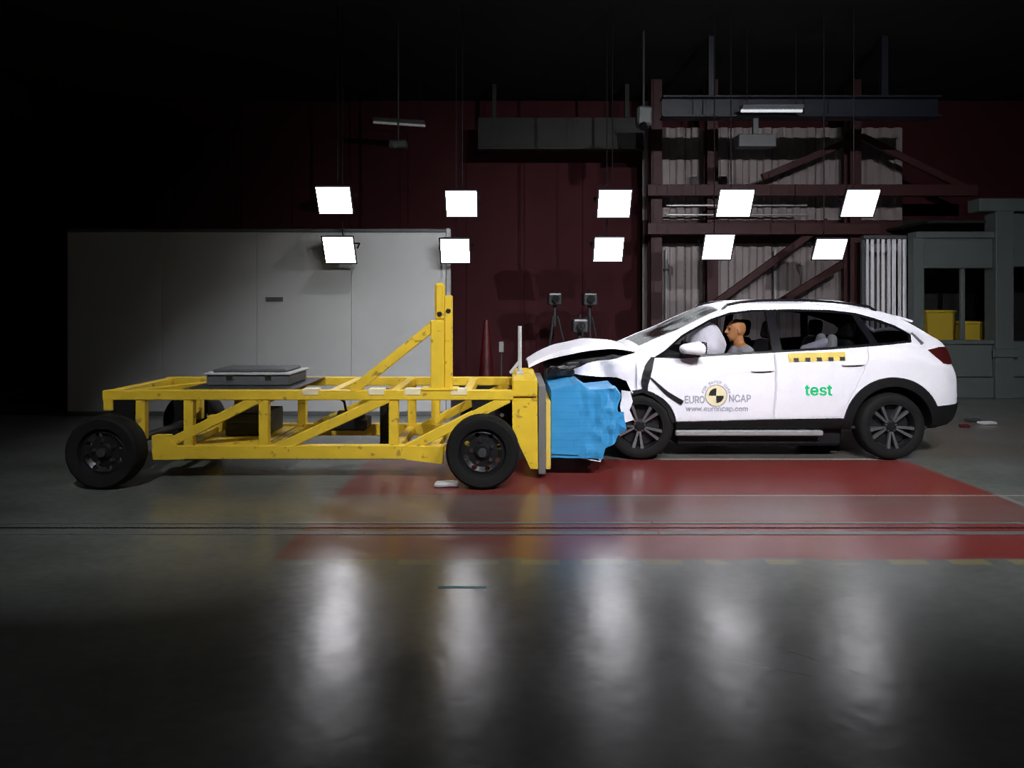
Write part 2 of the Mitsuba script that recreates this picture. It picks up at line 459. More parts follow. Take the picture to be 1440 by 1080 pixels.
# inside the frame
add(f'{tr}__brake_unit', cat(box([-1.85, 6.55, 0.30], [-1.45, 6.80, 0.42], 0.02), tube([-1.5, 6.6, 0.43], [-1.75, 6.65, 0.43], 0.06)), 'mat_black_plastic')
add(f'{tr}__battery_box', box([-2.75, 6.3, 0.30], [-2.35, 6.75, 0.52], 0.01), 'mat_dark_grey')
add(f'{tr}__lower_tray', box([-2.9, YN + 0.1, 0.285], [-2.25, YFAR - 0.1, 0.297], 0.003), 'mat_yellow')
add(f'{tr}__hose', pipe([[-1.68, 6.7, 0.42], [-1.66, 6.5, 0.60], [-1.70, 6.3, 0.70], [-1.69, 6.2, 0.74]], 0.012), 'mat_black_plastic')
add(f'{tr}__shock_absorber', tube([-1.24, 6.4, 0.20], [-1.24, 6.4, 0.74], 0.045), 'mat_black_plastic', smooth=40)
# wheels
TYRE = [(0.205, -0.085), (0.245, -0.098), (0.283, -0.100), (0.302, -0.085), (0.310, -0.05), (0.312, 0.0), (0.310, 0.05), (0.302, 0.085), (0.283, 0.1), (0.245, 0.098), (0.205, 0.085)]
def trolley_wheel(cx, cy, out):
    """out = -1: outer face towards -y"""
    o = np.array([cx, cy, 0.312])
    disc = lathe_y([(0.0, -0.045 * 1), (0.055, -0.06), (0.075, -0.035), (0.13, -0.030), (0.165, -0.055), (0.19, -0.045), (0.205, -0.086), (0.212, -0.086), (0.204, 0.086), (0.19, 0.07), (0.18, 0.0), (0.0, 0.0)], 40)
    disc = tm(mf(disc)) if True else disc
    holes = mf(disc)
    for k in range(8):
        a = k * math.pi / 4 + 0.3
        holes = holes - cyl_y(0.148 * math.cos(a), 0.148 * math.sin(a), 0.024, -0.2, 0.2, 14)
    disc = tm(holes)
    def put(m):
        m = m.copy()
        if out > 0:
            m.vertices[:, 1] *= -1; m.invert()
        m.apply_translation(o)
        return m
    w = add(f'{tr}__wheel', put(disc), 'mat_rim_dark', smooth=30)
    add(f'{w}__tyre', put(lathe_y(TYRE, 56)), 'mat_rubber', smooth=40)
    for k in range(5):
        a = k * 2 * math.pi / 5 + 0.5
        add(f'{w}__lug_nut', put(tube([0.095 * math.cos(a), -0.055, 0.095 * math.sin(a)], [0.095 * math.cos(a), -0.03, 0.095 * math.sin(a)], 0.016, 6)), 'mat_chrome')
    add(f'{w}__hub_cap', put(tube([0, -0.09, 0], [0, -0.055, 0], 0.036, 16)), 'mat_dark_grey')
for x in (-3.45, -0.25):
    trolley_wheel(x, 5.60, -1)
    trolley_wheel(x, 7.15, 1)
    add(f'{tr}__axle', tube([x, 5.64, 0.312], [x, 7.11, 0.312], 0.04), 'mat_dark_grey')
    for yy in (YN + 0.045, YFAR - 0.045):
        add(f'{tr}__axle_bracket', prism_y([(x - 0.07, 0.25), (x + 0.07, 0.25), (x + 0.11, 0.72), (x - 0.11, 0.72)], yy - 0.03, yy + 0.03), 'mat_black_plastic')
# recorder case lying on the deck
rc = thing('recorder_case', 'dark grey equipment case with pale rim lying on the rear deck of the trolley', 'equipment case')
add(f'{rc}__body', box([-2.84, 6.10, 0.803], [-2.07, 6.62, 0.905], 0.012), 'mat_grey_box')
add(f'{rc}__lid_rim', box([-2.86, 6.08, 0.905], [-2.05, 6.64, 0.925], 0.006), 'mat_light_grey')
add(f'{rc}__lid', box([-2.80, 6.14, 0.925], [-2.11, 6.58, 0.955], 0.012), 'mat_grey_box')
for x in (-2.62, -2.26):
    add(f'{rc}__latch', box([x - 0.03, 6.088, 0.86], [x + 0.03, 6.101, 0.92], 0.003), 'mat_chrome')

# ------------------------------------------------------------------ blue deformable barrier
bt = thing('barrier_block', 'bright blue crushed deformable barrier block between the trolley and the white car', 'crash barrier')
near_poly = [(0.352, 0.79), (0.45, 0.815), (0.54, 0.835), (0.60, 0.862), (0.70, 0.80), (0.82, 0.80), (0.93, 0.815), (0.975, 0.763), (0.955, 0.62), (0.945, 0.50), (1.04, 0.43), (0.93, 0.335), (0.825, 0.262), (0.82, 0.175), (0.352, 0.185)]
back_poly = [(0.352, 0.79), (0.45, 0.815), (0.54, 0.835), (0.60, 0.84), (0.68, 0.79), (0.69, 0.20), (0.352, 0.185)]
blk = prism_y(near_poly, 5.90, 6.42) + prism_y(back_poly, 6.40, 6.94)
blk = tm(blk.refine_to_length(0.028)); blk.merge_vertices()
v = np.array(blk.vertices)
k = np.clip((v[:, 0] - 0.50) / 0.5, 0, 1)
fold = np.sin(v[:, 0] * 58 + 5 * meshkit.noise(v * 5.0, 3)) * 0.016 * k
crumple = meshkit.noise(v * np.array([13, 9, 13.0]), 8) - 0.5
inside = np.clip((v[:, 0] - 0.36) / 0.05, 0, 1)
v[:, 1] += np.where(v[:, 1] < 6.1, (fold + 0.05 * crumple * k) * inside, 0)
v[:, 2] += inside * (0.02 * (meshkit.noise(v * 10.0, 4) - 0.5)) * (0.3 + k)
v[:, 0] += inside * 0.05 * k * (meshkit.noise(v * np.array([6, 12, 11.0]), 5) - 0.5)
blk.vertices = v
add(f'{bt}__core', blk, 'mat_blue', smooth=28)
def sheet(poly3, th=0.006):
    p = np.asarray(poly3, float)
    n = np.cross(p[1] - p[0], p[2] - p[0]); n /= np.linalg.norm(n)
    return hull(np.vstack([p, p + n * th]))
add(f'{bt}__cladding_sheet', sheet([[0.352, 5.885, 0.70], [0.60, 5.885, 0.70], [0.60, 5.885, 0.21], [0.352, 5.885, 0.22]], 0.006), 'mat_blue')
plabel(add(f'{bt}__torn_sheet', cat(sheet([[0.55, 5.92, 0.185], [0.80, 5.92, 0.14], [0.83, 6.10, 0.12], [0.58, 6.12, 0.17]]), sheet([[0.55, 5.92, 0.185], [0.58, 6.12, 0.17], [0.40, 6.2, 0.18], [0.40, 5.95, 0.19]])), 'mat_white_strip'), 'pale torn sheet under the block')
add(f'{bt}__torn_flap', displaced(mf(sheet([[0.93, 5.93, 0.60], [1.02, 6.0, 0.57], [1.05, 6.02, 0.42], [0.95, 5.95, 0.38]], 0.008)).refine_to_length(0.03), 0.012, 18), 'mat_blue')

# ------------------------------------------------------------------ white car
CYC = 7.42                      # centre line of the car
car = thing('car', 'white five-door crossover car with crushed front, black wheel arch cladding and printed door stickers', 'car')
def cur(*kv):
    kv = np.array(kv, float)
    f = PchipInterpolator(kv[:, 0], kv[:, 1])
    return lambda x: float(f(np.clip(x, kv[0, 0], kv[-1, 0])))
roof = cur((1.25, 1.09), (1.30, 1.11), (1.52, 1.21), (1.745, 1.305), (1.95, 1.405), (2.13, 1.485), (2.29, 1.535), (2.49, 1.565), (2.9, 1.575), (3.3, 1.562), (3.56, 1.535), (3.83, 1.490), (4.05, 1.432), (4.21, 1.345), (4.36, 1.255), (4.53, 1.14), (4.57, 1.06), (4.60, 0.92))
belt = cur((1.25, 1.00), (1.5, 1.028), (2.75, 1.095), (3.7, 1.155), (4.0, 1.17), (4.25, 1.10), (4.5, 0.99), (4.60, 0.84))
wmax = cur((1.25, 0.862), (1.6, 0.868), (3.9, 0.868), (4.2, 0.845), (4.4, 0.795), (4.52, 0.725), (4.57, 0.67), (4.60, 0.60))
wbelt = cur((1.25, 0.815), (1.6, 0.825), (3.5, 0.815), (4.0, 0.785), (4.3, 0.735), (4.5, 0.67), (4.60, 0.56))
wroof = cur((1.25, 0.74), (1.5, 0.695), (1.8, 0.645), (2.2, 0.595), (2.9, 0.585), (3.6, 0.575), (4.05, 0.56), (4.3, 0.575), (4.5, 0.57), (4.60, 0.50))
zbot = cur((1.25, 0.312), (4.1, 0.312), (4.35, 0.33), (4.5, 0.37), (4.57, 0.44), (4.60, 0.52))
def half_section(x):
    zb, r, b = zbot(x), roof(x), belt(x)
    b = min(b, r - 0.085)
    w, wb, wr = wmax(x), wbelt(x), wroof(x)
    zm, zs = zb + (b - zb) * 0.45, zb + (b - zb) * 0.80
    pts = [(0, zb), (0.5 * w, zb), (w - 0.075, zb + 0.006), (w - 0.022, zb + 0.07), (w - 0.006, zb + 0.5 * (zm - zb)), (w, zm), (w - 0.008, zs), (wb + 0.012, b - 0.03), (wb, b),
           (0.5 * (wb + wr) + 0.012, 0.5 * (b + r - 0.04)), (wr + 0.006, r - 0.045), (wr - 0.028, r - 0.008), (wr - 0.10, r + 0.010), (0.5 * wr, r + 0.034), (0, r + 0.045)]
    return np.array(pts)
NSEC = 120
def section(x, n=NSEC):
    p = half_section(x)
    d = np.r_[0, np.cumsum(np.sqrt(np.linalg.norm(np.diff(p, axis=0), axis=1)))]
    s = np.linspace(0, d[-1], n)
    q = np.stack([PchipInterpolator(d, p[:, 0])(s), PchipInterpolator(d, p[:, 1])(s)], 1)
    q[:, 0] = np.maximum(q[:, 0], 0)
    return q
xs = np.r_[np.linspace(1.25, 4.2, 92), np.linspace(4.23, 4.54, 16), 4.55, 4.56, 4.57, 4.58, 4.59, 4.60]
rings = []
for x in xs:
    q = section(x)
    near = np.stack([np.full(len(q), x), CYC - q[:, 0], q[:, 1]], 1)
    far = np.stack([np.full(len(q), x), CYC + q[:, 0], q[:, 1]], 1)[::-1][1:-1]
    rings.append(np.vstack([near, far]))
R, C = len(rings), len(rings[0])
V = np.vstack(rings + [[[xs[0], CYC, 0.6]], [[xs[-1] + 0.006, CYC, 0.7]]])
faces = []
for i in range(R - 1):
    for j in range(C):
        a, b, c, d = i * C + j, i * C + (j + 1) % C, (i + 1) * C + j, (i + 1) * C + (j + 1) % C
        faces += [[a, b, d], [a, d, c]]
for j in range(C):
    faces.append([R * C, (j + 1) % C, j])
    faces.append([R * C + 1, (R - 1) * C + j, (R - 1) * C + (j + 1) % C])
loft = trimesh.Trimesh(V, faces, process=False)
if loft.volume < 0:
    loft.invert()
VN = np.array(loft.vertex_normals)
def body(t):
    """the outer body, offset by t along its normals, as a Manifold"""
    return mf(trimesh.Trimesh(V + VN * t, loft.faces, process=False))
B0, BIN = body(0.0), body(-0.03)
Y0, Y1 = CYC - 1.2, CYC + 1.2
def side_y(x, z):
    q = section(float(np.clip(x, xs[0], xs[-1])), 160)
    lo = q[:, 1] <= belt(x)
    lo = np.where(lo)[0]
    lo = lo[q[lo, 0] > 0.55 * wmax(x)]
    return CYC - float(np.interp(z, q[lo, 1], q[lo, 0]))

WX_R, WZ, WX_F = 3.804, 0.338, 1.29
glass_front = [(1.50, 1.045), (1.745, 1.225), (2.05, 1.385), (2.25, 1.455), (2.47, 1.483), (2.62, 1.489), (2.625, 1.098), (2.3, 1.078), (1.93, 1.058)]
glass_rear = [(2.715, 1.100), (2.71, 1.489), (3.1, 1.487), (3.42, 1.468), (3.52, 1.453), (3.61, 1.165), (3.2, 1.13)]
glass_quarter = [(3.60, 1.436), (3.76, 1.392), (3.94, 1.325), (4.055, 1.255), (4.02, 1.195), (3.84, 1.176), (3.69, 1.168)]
glasses = [glass_front, glass_rear, glass_quarter]
trim_outer = [(1.42, 1.025), (1.55, 1.10), (1.745, 1.248), (2.05, 1.408), (2.25, 1.476), (2.47, 1.503), (2.9, 1.512), (3.3, 1.504), (3.56, 1.474), (3.76, 1.418), (3.95, 1.345), (4.085, 1.255), (4.04, 1.177), (3.7, 1.146), (3.2, 1.108), (2.65, 1.078), (2.0, 1.04), (1.7, 1.02)]
shield = [(1.315, CYC - 0.60), (1.75, CYC - 0.575), (2.17, CYC - 0.52), (2.17, CYC + 0.52), (1.75, CYC + 0.575), (1.315, CYC + 0.60)]
backlight = [(4.02, CYC - 0.47), (4.36, CYC - 0.49), (4.36, CYC + 0.49), (4.02, CYC + 0.47)]
arch = lambda r, y0=Y0, y1=Y1: cyl_y(WX_R, WZ, r, y0, y1)
archf = lambda r, y0=Y0, y1=Y1: cyl_y(WX_F, WZ, r, y0, y1)
N0, N1 = Y0, CYC - 0.60       # depth range of the near wheelhouses
FA0, FA1 = CYC + 0.60, Y1
def both(f, r):
    return f(r, N0, N1) + f(r, FA0, FA1)

shell = B0 - BIN
wells = both(arch, 0.425) + both(archf, 0.356)
inner_wells = both(arch, 0.405) + both(archf, 0.346)
shell = shell - wells
for g in glasses:
    shell = shell - prism_y(g, Y0, Y1)
shell = shell - prism_z(shield, 1.05, 2.0) - prism_z(backlight, 1.2, 2.0)
# doors
fdoor = [(1.425, 1.027), (1.40, 0.94), (1.345, 0.72), (1.41, 0.63), (1.535, 0.55), (1.57, 0.39), (2.60, 0.425), (2.628, 0.75), (2.622, 1.077), (2.0, 1.04), (1.7, 1.022)]
rdoor = [(2.640, 1.078), (2.646, 0.75), (2.618, 0.425), (3.30, 0.44), (3.335, 0.55), (3.42, 0.72), (3.50, 0.88), (3.56, 1.02), (3.57, 1.138), (3.2, 1.108)]
NEAR1 = CYC - 0.5
bodyshell = shell - prism_y(grow(fdoor, 0.005), Y0, NEAR1) - prism_y(grow(rdoor, 0.005), Y0, NEAR1)
sill = [(1.50, 0.20), (1.57, 0.385), (2.6, 0.415), (3.28, 0.425), (3.34, 0.42), (3.34, 0.20)]
rearlow = [(4.19, 0.20), (4.16, 0.40), (4.22, 0.535), (4.33, 0.545), (4.75, 0.56), (4.75, 0.2)]
lamp_poly = [(4.215, 1.102), (4.40, 1.125), (4.75, 1.12), (4.75, 0.95), (4.42, 0.955), (4.36, 0.965)]
trimcut = prism_y(trim_outer, Y0, Y1)
cladcut = prism_y(sill, Y0, Y1) + prism_y(rearlow, Y0, Y1) + arch(0.495)
front_door = (shell ^ prism_y(fdoor, Y0, NEAR1)) - trimcut - cladcut - archf(0.357)
rear_door = (shell ^ prism_y(rdoor, Y0, NEAR1)) - trimcut - cladcut
bodyshell = bodyshell - trimcut - cladcut - prism_y(lamp_poly, Y0, Y1)
kb = add(f'{car}__body_shell', bodyshell, 'mat_white_paint', smooth=32)
kfd = add(f'{car}__front_door', front_door, 'mat_white_paint', smooth=32)
krd = add(f'{car}__rear_door', rear_door, 'mat_white_paint', smooth=32)
# black trim round the windows (inset a little), pillars between the panes
BT = body(-0.004)
tr_ring = (BT - BIN) ^ trimcut
for g in glasses:
    tr_ring = tr_ring - prism_y(g, Y0, Y1)
plabel(add(f'{car}__window_trim', tr_ring, 'mat_black_gloss', smooth=32), 'black window frame and pillar trim')
# cladding
BP = body(0.012)
clad = (BP - BIN) ^ prism_y(sill, Y0, Y1)
plabel(add(f'{car}__sill_cladding', clad - wells - arch(0.495), 'mat_black_plastic', smooth=32), 'black sill cladding')
plabel(add(f'{car}__bumper_cladding', ((BP - BIN) ^ prism_y(rearlow, Y0, Y1)) - arch(0.495), 'mat_black_plastic', smooth=32), 'black lower rear bumper')
arch_clad = ((body(0.016) - BIN) ^ (both(arch, 0.497) - both(arch, 0.406)))
add_split(f'{car}__arch_cladding', arch_clad, 'mat_black_plastic', 'black rear wheel arch cladding', smooth=32)
liner = ((wells - inner_wells) ^ body(-0.004)) + (body(-0.004) ^ ((cyl_y(WX_R, WZ, 0.42, N1, N1 + 0.02)) + cyl_y(WX_F, WZ, 0.352, N1, N1 + 0.02)))
add_split(f'{car}__wheel_arch_liner', liner, 'mat_black_plastic', smooth=32)
plabel(add(f'{car}__tail_lamp', (body(0.006) - BIN) ^ prism_y(lamp_poly, Y0, CYC - 0.30), 'mat_tail_red', smooth=32), 'dark red tail lamp')
add(f'{car}__tail_lamp', (body(0.006) - BIN) ^ prism_y(lamp_poly, CYC + 0.30, Y1), 'mat_tail_red', smooth=32)
# glass panes: single sheets
def pane(region, keep, name, mat='mat_glass'):
    m = tm(body(-0.010) ^ region)
    n = m.face_normals
    m.update_faces(keep(n)); m.remove_unreferenced_vertices()
    return add(f'{car}__{name}', m, mat, smooth=True)
for g, nm in zip(glasses, ('front_window', 'rear_window', 'quarter_window')):
    pane(prism_y(grow(g, 0.006), Y0, CYC - 0.35), lambda n: n[:, 1] < -0.3, nm, 'mat_clear_glass' if nm == 'front_window' else 'mat_glass')
    pane(prism_y(grow(g, 0.006), CYC + 0.35, Y1), lambda n: n[:, 1] > 0.3, nm)
plabel(pane(prism_z(grow(shield, 0.006), 1.04, 2.0), lambda n: n[:, 2] > 0.3, 'windscreen', 'mat_crazed_glass'), 'crazed windscreen')
pane(prism_z(grow(backlight, 0.006), 1.2, 2.0), lambda n: n[:, 2] > 0.3, 'rear_screen')
# spoiler, rails, handles, mirror
add(f'{car}__roof_spoiler', hull([[4.02, CYC - 0.52, 1.452], [4.02, CYC + 0.52, 1.452], [4.22, CYC - 0.50, 1.395], [4.22, CYC + 0.50, 1.395], [4.22, CYC - 0.50, 1.372], [4.22, CYC + 0.50, 1.372], [4.05, CYC - 0.52, 1.42], [4.05, CYC + 0.52, 1.42]]), 'mat_white_paint')
for s in (-1, 1):
    pts = [[x, CYC + s * (wroof(x) - 0.055), roof(x) + 0.032] for x in np.linspace(2.25, 3.75, 12)]
    pts = [[2.2, pts[0][1], roof(2.2)]] + pts + [[3.82, pts[-1][1], roof(3.82)]]
    add(f'{car}__roof_rail', pipe(pts, 0.014), 'mat_black_gloss')
def handle(x, z, root):
    y = side_y(x, z)
    h = add(f'{root}__handle', hull(np.vstack([trimesh.creation.icosphere(1, 0.013).vertices * [1, 0.9, 1] + p for p in ([x - 0.10, y - 0.016, z - 0.004], [x + 0.10, y - 0.016, z + 0.004], [x, y - 0.026, z])])), 'mat_white_paint', smooth=40)
    add(f'{root}__handle_shadow', box([x - 0.09, y - 0.004, z - 0.022], [x + 0.09, y + 0.004, z - 0.012], 0.002), 'mat_dark_grey')  # dark strip painted below the handle as its shadow
handle(2.50, 0.905, kfd)
handle(3.40, 0.965, krd)
mir = hull(np.vstack([trimesh.creation.icosphere(2, 1.0).vertices * r + p for p, r in (([1.72, 6.42, 1.125], (0.07, 0.05, 0.040)), ([1.84, 6.40, 1.125], (0.05, 0.05, 0.060)), ([1.72, 6.52, 1.12], (0.06, 0.05, 0.05)), ([1.85, 6.53, 1.13], (0.045, 0.05, 0.065)))]))
mk = plabel(add(f'{kfd}__mirror', mir, 'mat_white_paint', smooth=40), 'white door mirror')
add(f'{kfd}__mirror_arm', hull(np.vstack([trimesh.creation.icosphere(1, 0.025).vertices + p for p in ([1.74, 6.55, 1.065], [1.82, 6.56, 1.065], [1.80, 6.64, 1.04], [1.70, 6.64, 1.04])])), 'mat_black_plastic', smooth=40)
add(f'{kfd}__mirror_glass', box([1.895, 6.40, 1.08], [1.901, 6.56, 1.19], 0.002), 'mat_black_gloss')
# underbody, deepened to block lamp light from behind, and silver side step
add(f'{car}__underbody', box([1.66, CYC - 0.74, 0.12], [3.36, CYC + 0.72, 0.325], 0.03), 'mat_black_plastic')
plabel(add(f'{car}__side_strip', box([1.64, CYC - 0.845, 0.243], [3.12, CYC - 0.79, 0.298], 0.012), 'mat_silver_strip'), 'silver strip under the sill')
for x in (1.9, 2.9):
    add(f'{car}__jack_stay', box([x, CYC - 0.80, 0.25], [x + 0.06, CYC - 0.70, 0.32], 0.005), 'mat_dark_grey')

# wheels of the car
CT = [(0.232, -0.098), (0.262, -0.108), (0.300, -0.106), (0.322, -0.090), (0.334, -0.055), (0.337, 0.0), (0.334, 0.055), (0.322, 0.09), (0.300, 0.106), (0.262, 0.108), (0.232, 0.098)]
def car_wheel(cx, cy, out, steer=0.0, spin=0.0):
    Rm = trimesh.transformations.rotation_matrix(math.radians(steer), [0, 0, 1])
    def put(m):
        m = m.copy()
        if out > 0:
            v_ = np.array(m.vertices); v_[:, 1] *= -1; m.vertices = v_; m.invert()
        m.apply_transform(Rm); m.apply_translation([cx, cy, 0.338])
        return m
    rim = lathe_y([(0.228, -0.098), (0.240, -0.100), (0.238, -0.088), (0.224, -0.07), (0.212, 0.0), (0.224, 0.088), (0.238, 0.098), (0.226, 0.098), (0.205, 0.01), (0.214, -0.07)], 56)
    back = lathe_y([(0.0, -0.01), (0.20, -0.01), (0.20, 0.01), (0.0, 0.01)], 40)
    w = add(f'{car}__wheel', put(cat(rim, back)), 'mat_rim_dark', smooth=30)
    add(f'{w}__tyre', put(lathe_y(CT, 64)), 'mat_rubber', smooth=40)
    for k in range(5):
        for s in (-1, 1):
            a = spin + k * 2 * math.pi / 5
            a0, a1 = a + s * 0.16, a + s * 0.20
            p = np.array([0.055 * math.cos(a0 * 1), -0.066, 0.055 * math.sin(a0)])
            q = np.array([0.230 * math.cos(a1), -0.088, 0.230 * math.sin(a1)])
            d = np.array([-math.sin(a), 0, math.cos(a)])
            pts = []
            for (c, hw) in ((p, 0.010), (q, 0.017)):
                pts += [c + d * hw, c - d * hw, c + d * hw * 0.8 + [0, 0.035, 0], c - d * hw * 0.8 + [0, 0.035, 0]]
            add(f'{w}__spoke', put(hull(pts)), 'mat_spoke')
    add(f'{w}__hub', put(lathe_y([(0.0, -0.078), (0.034, -0.076), (0.040, -0.068), (0.066, -0.062), (0.072, -0.02), (0.0, -0.02)], 28)), 'mat_rim_dark', smooth=30)
    for k in range(5):
        a = spin + (k + 0.5) * 2 * math.pi / 5
        add(f'{w}__lug_nut', put(tube([0.052 * math.cos(a), -0.070, 0.052 * math.sin(a)], [0.052 * math.cos(a), -0.055, 0.052 * math.sin(a)], 0.009, 6)), 'mat_chrome')
car_wheel(WX_R, 6.66, -1, spin=math.radians(-88))
car_wheel(WX_R, 2 * CYC - 6.66, 1, spin=0.2)
car_wheel(WX_F, 6.675, -1, steer=-6, spin=math.radians(-95))
car_wheel(WX_F, 2 * CYC - 6.675, 1, steer=-6, spin=0.7)
add(f'{car}__axle', tube([WX_R, 6.75, 0.338], [WX_R, 2 * CYC - 6.75, 0.338], 0.05), 'mat_black_plastic')
add(f'{car}__axle', tube([WX_F, 6.79, 0.338], [WX_F, 2 * CYC - 6.79, 0.338], 0.05), 'mat_black_plastic')

# crushed front: bonnet, wing, engine bay
hood_x = np.array([0.17, 0.22, 0.33, 0.47, 0.61, 0.72, 0.84, 0.96, 1.08, 1.19, 1.29])
hood_z = np.array([0.932, 0.965, 1.030, 1.085, 1.124, 1.148, 1.161, 1.163, 1.152, 1.125, 1.088])
hz = PchipInterpolator(hood_x, hood_z)
gx, gy = np.linspace(0.17, 1.29, 40), np.linspace(0, 1, 36)
HG = []
for x in gx:
    for u in gy:
        yn = 6.72 + 0.05 * math.sin(7 * x)
        yf = CYC + 0.66 - 0.10 * (1 - min(1, (x - 0.17) / 0.5))
        y = yn + (yf - yn) * u
        z = float(hz(x)) + 0.03 * math.sin(math.pi * u) - 0.03 * u * (x < 9) + 0.018 * (float(meshkit.noise(np.array([x * 6, u * 5, 0.3]), 2)) - 0.5)
        HG.append([x, y, z])
HG = np.array(HG); nx_, ny_ = len(gx), len(gy)
def grid_solid(P, nu, nv, off):
    Vv = np.vstack([P, P + off]); n = nu * nv; f = []
    for i in range(nu - 1):
        for j in range(nv - 1):
            a, b, c, d = i * nv + j, i * nv + j + 1, (i + 1) * nv + j, (i + 1) * nv + j + 1
            f += [[a, c, d], [a, d, b], [n + a, n + d, n + c], [n + a, n + b, n + d]]
    ring = [(i, 0) for i in range(nu)] + [(nu - 1, j) for j in range(1, nv)] + [(i, nv - 1) for i in range(nu - 2, -1, -1)] + [(0, j) for j in range(nv - 2, 0, -1)]
    ids = [i * nv + j for i, j in ring]
    for a, b in zip(ids, ids[1:] + ids[:1]):
        f += [[a, b, n + b], [a, n + b, n + a]]
    m = trimesh.Trimesh(Vv, f, process=False)
    if m.volume < 0:
        m.invert()
    return m
hood = grid_solid(HG, nx_, ny_, np.array([0, 0, -0.022]))
kh = plabel(add(f'{car}__bonnet', hood, 'mat_white_paint', smooth=40), 'buckled white bonnet')
fl = []
for x in gx:
    yn = 6.72 + 0.05 * math.sin(7 * x)
    d = 0.055 * math.sin(math.pi * np.clip((x - 0.15) / 1.15, 0, 1)) ** 0.6 + 0.008
    for k in range(4):
        fl.append([x, yn - 0.006 - 0.004 * k, float(hz(x)) - 0.004 - d * k / 3])
add(f'{kh}__edge_flange', grid_solid(np.array(fl), len(gx), 4, np.array([0, 0.014, 0])), 'mat_white_paint', smooth=40)
# engine bay
eb = prism_y([(0.78, 0.22), (1.27, 0.20), (1.27, 1.03), (1.0, 1.05), (0.72, 1.0), (0.40, 0.93), (0.36, 0.89), (0.74, 0.85)], 6.76, CYC + 0.72) - both(archf, 0.40)
eb = displaced(eb.refine_to_length(0.06), 0.030, 9.0, 21)
plabel(add(f'{car}__engine_bay', eb, 'mat_black_plastic', smooth=30), 'dark crushed engine bay')
for k in range(7):
    p = np.array([0.52 + 0.10 * k, 6.70 + 0.02 * (k % 3), 0.90 + 0.03 * math.sin(k * 2.1) + 0.012 * k])
    add(f'{car}__engine_fragment', displaced(mf(box(p - [0.06, 0.03, 0.03], p + [0.06, 0.05, 0.03], 0.01)).refine_to_length(0.03), 0.02, 20, k), 'mat_dark_grey' if k % 3 else 'mat_steel')
add(f'{car}__headlamp_wreck', displaced(mf(box([0.36, 6.50, 0.85], [0.62, 6.74, 0.915], 0.01)).refine_to_length(0.03), 0.015, 14, 5), 'mat_black_gloss')
# wing
wing = [(0.545, 0.875), (0.745, 0.970), (1.046, 1.020), (1.268, 1.075), (1.42, 1.145), (1.47, 1.15), (1.415, 1.045), (1.375, 1.02), (1.33, 0.94), (1.275, 0.80), (1.265, 0.715), (1.215, 0.62), (1.19, 0.70), (1.145, 0.795), (1.046, 0.832), (0.90, 0.83), (0.745, 0.850)]
wg = prism_y(wing, 6.605, 6.625)
wg = tm(wg.refine_to_length(0.03)); wg.merge_vertices()
v = np.array(wg.vertices)
amt = np.clip((1.35 - v[:, 0]) / 0.5, 0, 1)
v[:, 1] += amt * (0.05 * np.sin(v[:, 0] * 17 + v[:, 2] * 6) + 0.07 * (meshkit.noise(v * np.array([7, 0.01, 9.0]), 6) - 0.5)) - 0.02 * amt
v[:, 1] += np.clip(v[:, 2] - 0.98, 0, 1) * 0.45
wg.vertices = v
plabel(add(f'{car}__front_wing', wg, 'mat_white_paint', smooth=30), 'torn white front wing')
frag = displaced(prism_y([(1.085, 0.72), (1.17, 0.70), (1.20, 0.60), (1.165, 0.52), (1.20, 0.42), (1.10, 0.395), (1.07, 0.55)], 6.485, 6.497).refine_to_length(0.03), 0.012, 11, 4)
plabel(add(f'{car}__bumper_fragment', frag, 'mat_white_paint', smooth=30), 'white bumper fragment hanging beside the barrier')
add(f'{car}__arch_fragment', displaced(prism_y([(1.20, 0.70), (1.30, 0.72), (1.42, 0.675), (1.56, 0.56), (1.625, 0.40), (1.59, 0.38), (1.54, 0.52), (1.41, 0.635), (1.30, 0.685), (1.22, 0.665)], 6.535, 6.55).refine_to_length(0.04), 0.006, 11, 9), 'mat_black_plastic', smooth=30)
def on_side(poly, th=0.004, lift=0.003, ref=0.04):
    m = tm(prism_y(poly, 0, th).refine_to_length(ref))
    v_ = np.array(m.vertices)
    ys = np.array([side_y(a, b) for a, b in v_[:, [0, 2]]])
    v_[:, 1] = ys - lift - (th - v_[:, 1])
    m.vertices = v_
    return m
plabel(add(f'{car}__gap_shade', displaced(on_side([(1.395, 1.035), (1.43, 1.03), (1.395, 0.90), (1.36, 0.77), (1.345, 0.66), (1.30, 0.72), (1.285, 0.79), (1.315, 0.90), (1.33, 0.95)], 0.014, 0.003), 0.004, 25, 2), 'mat_black_plastic'), 'black strip standing for the dark of the torn gap ahead of the front door')  # black strip paints the darkness inside the open door gap
plabel(add(f'{kfd}__torn_trim', on_side([(1.365, 0.84), (1.385, 0.835), (1.55, 0.695), (1.71, 0.600), (1.685, 0.560), (1.53, 0.665)], 0.012, 0.004), 'mat_black_plastic'), 'loose black strip lying across the door')

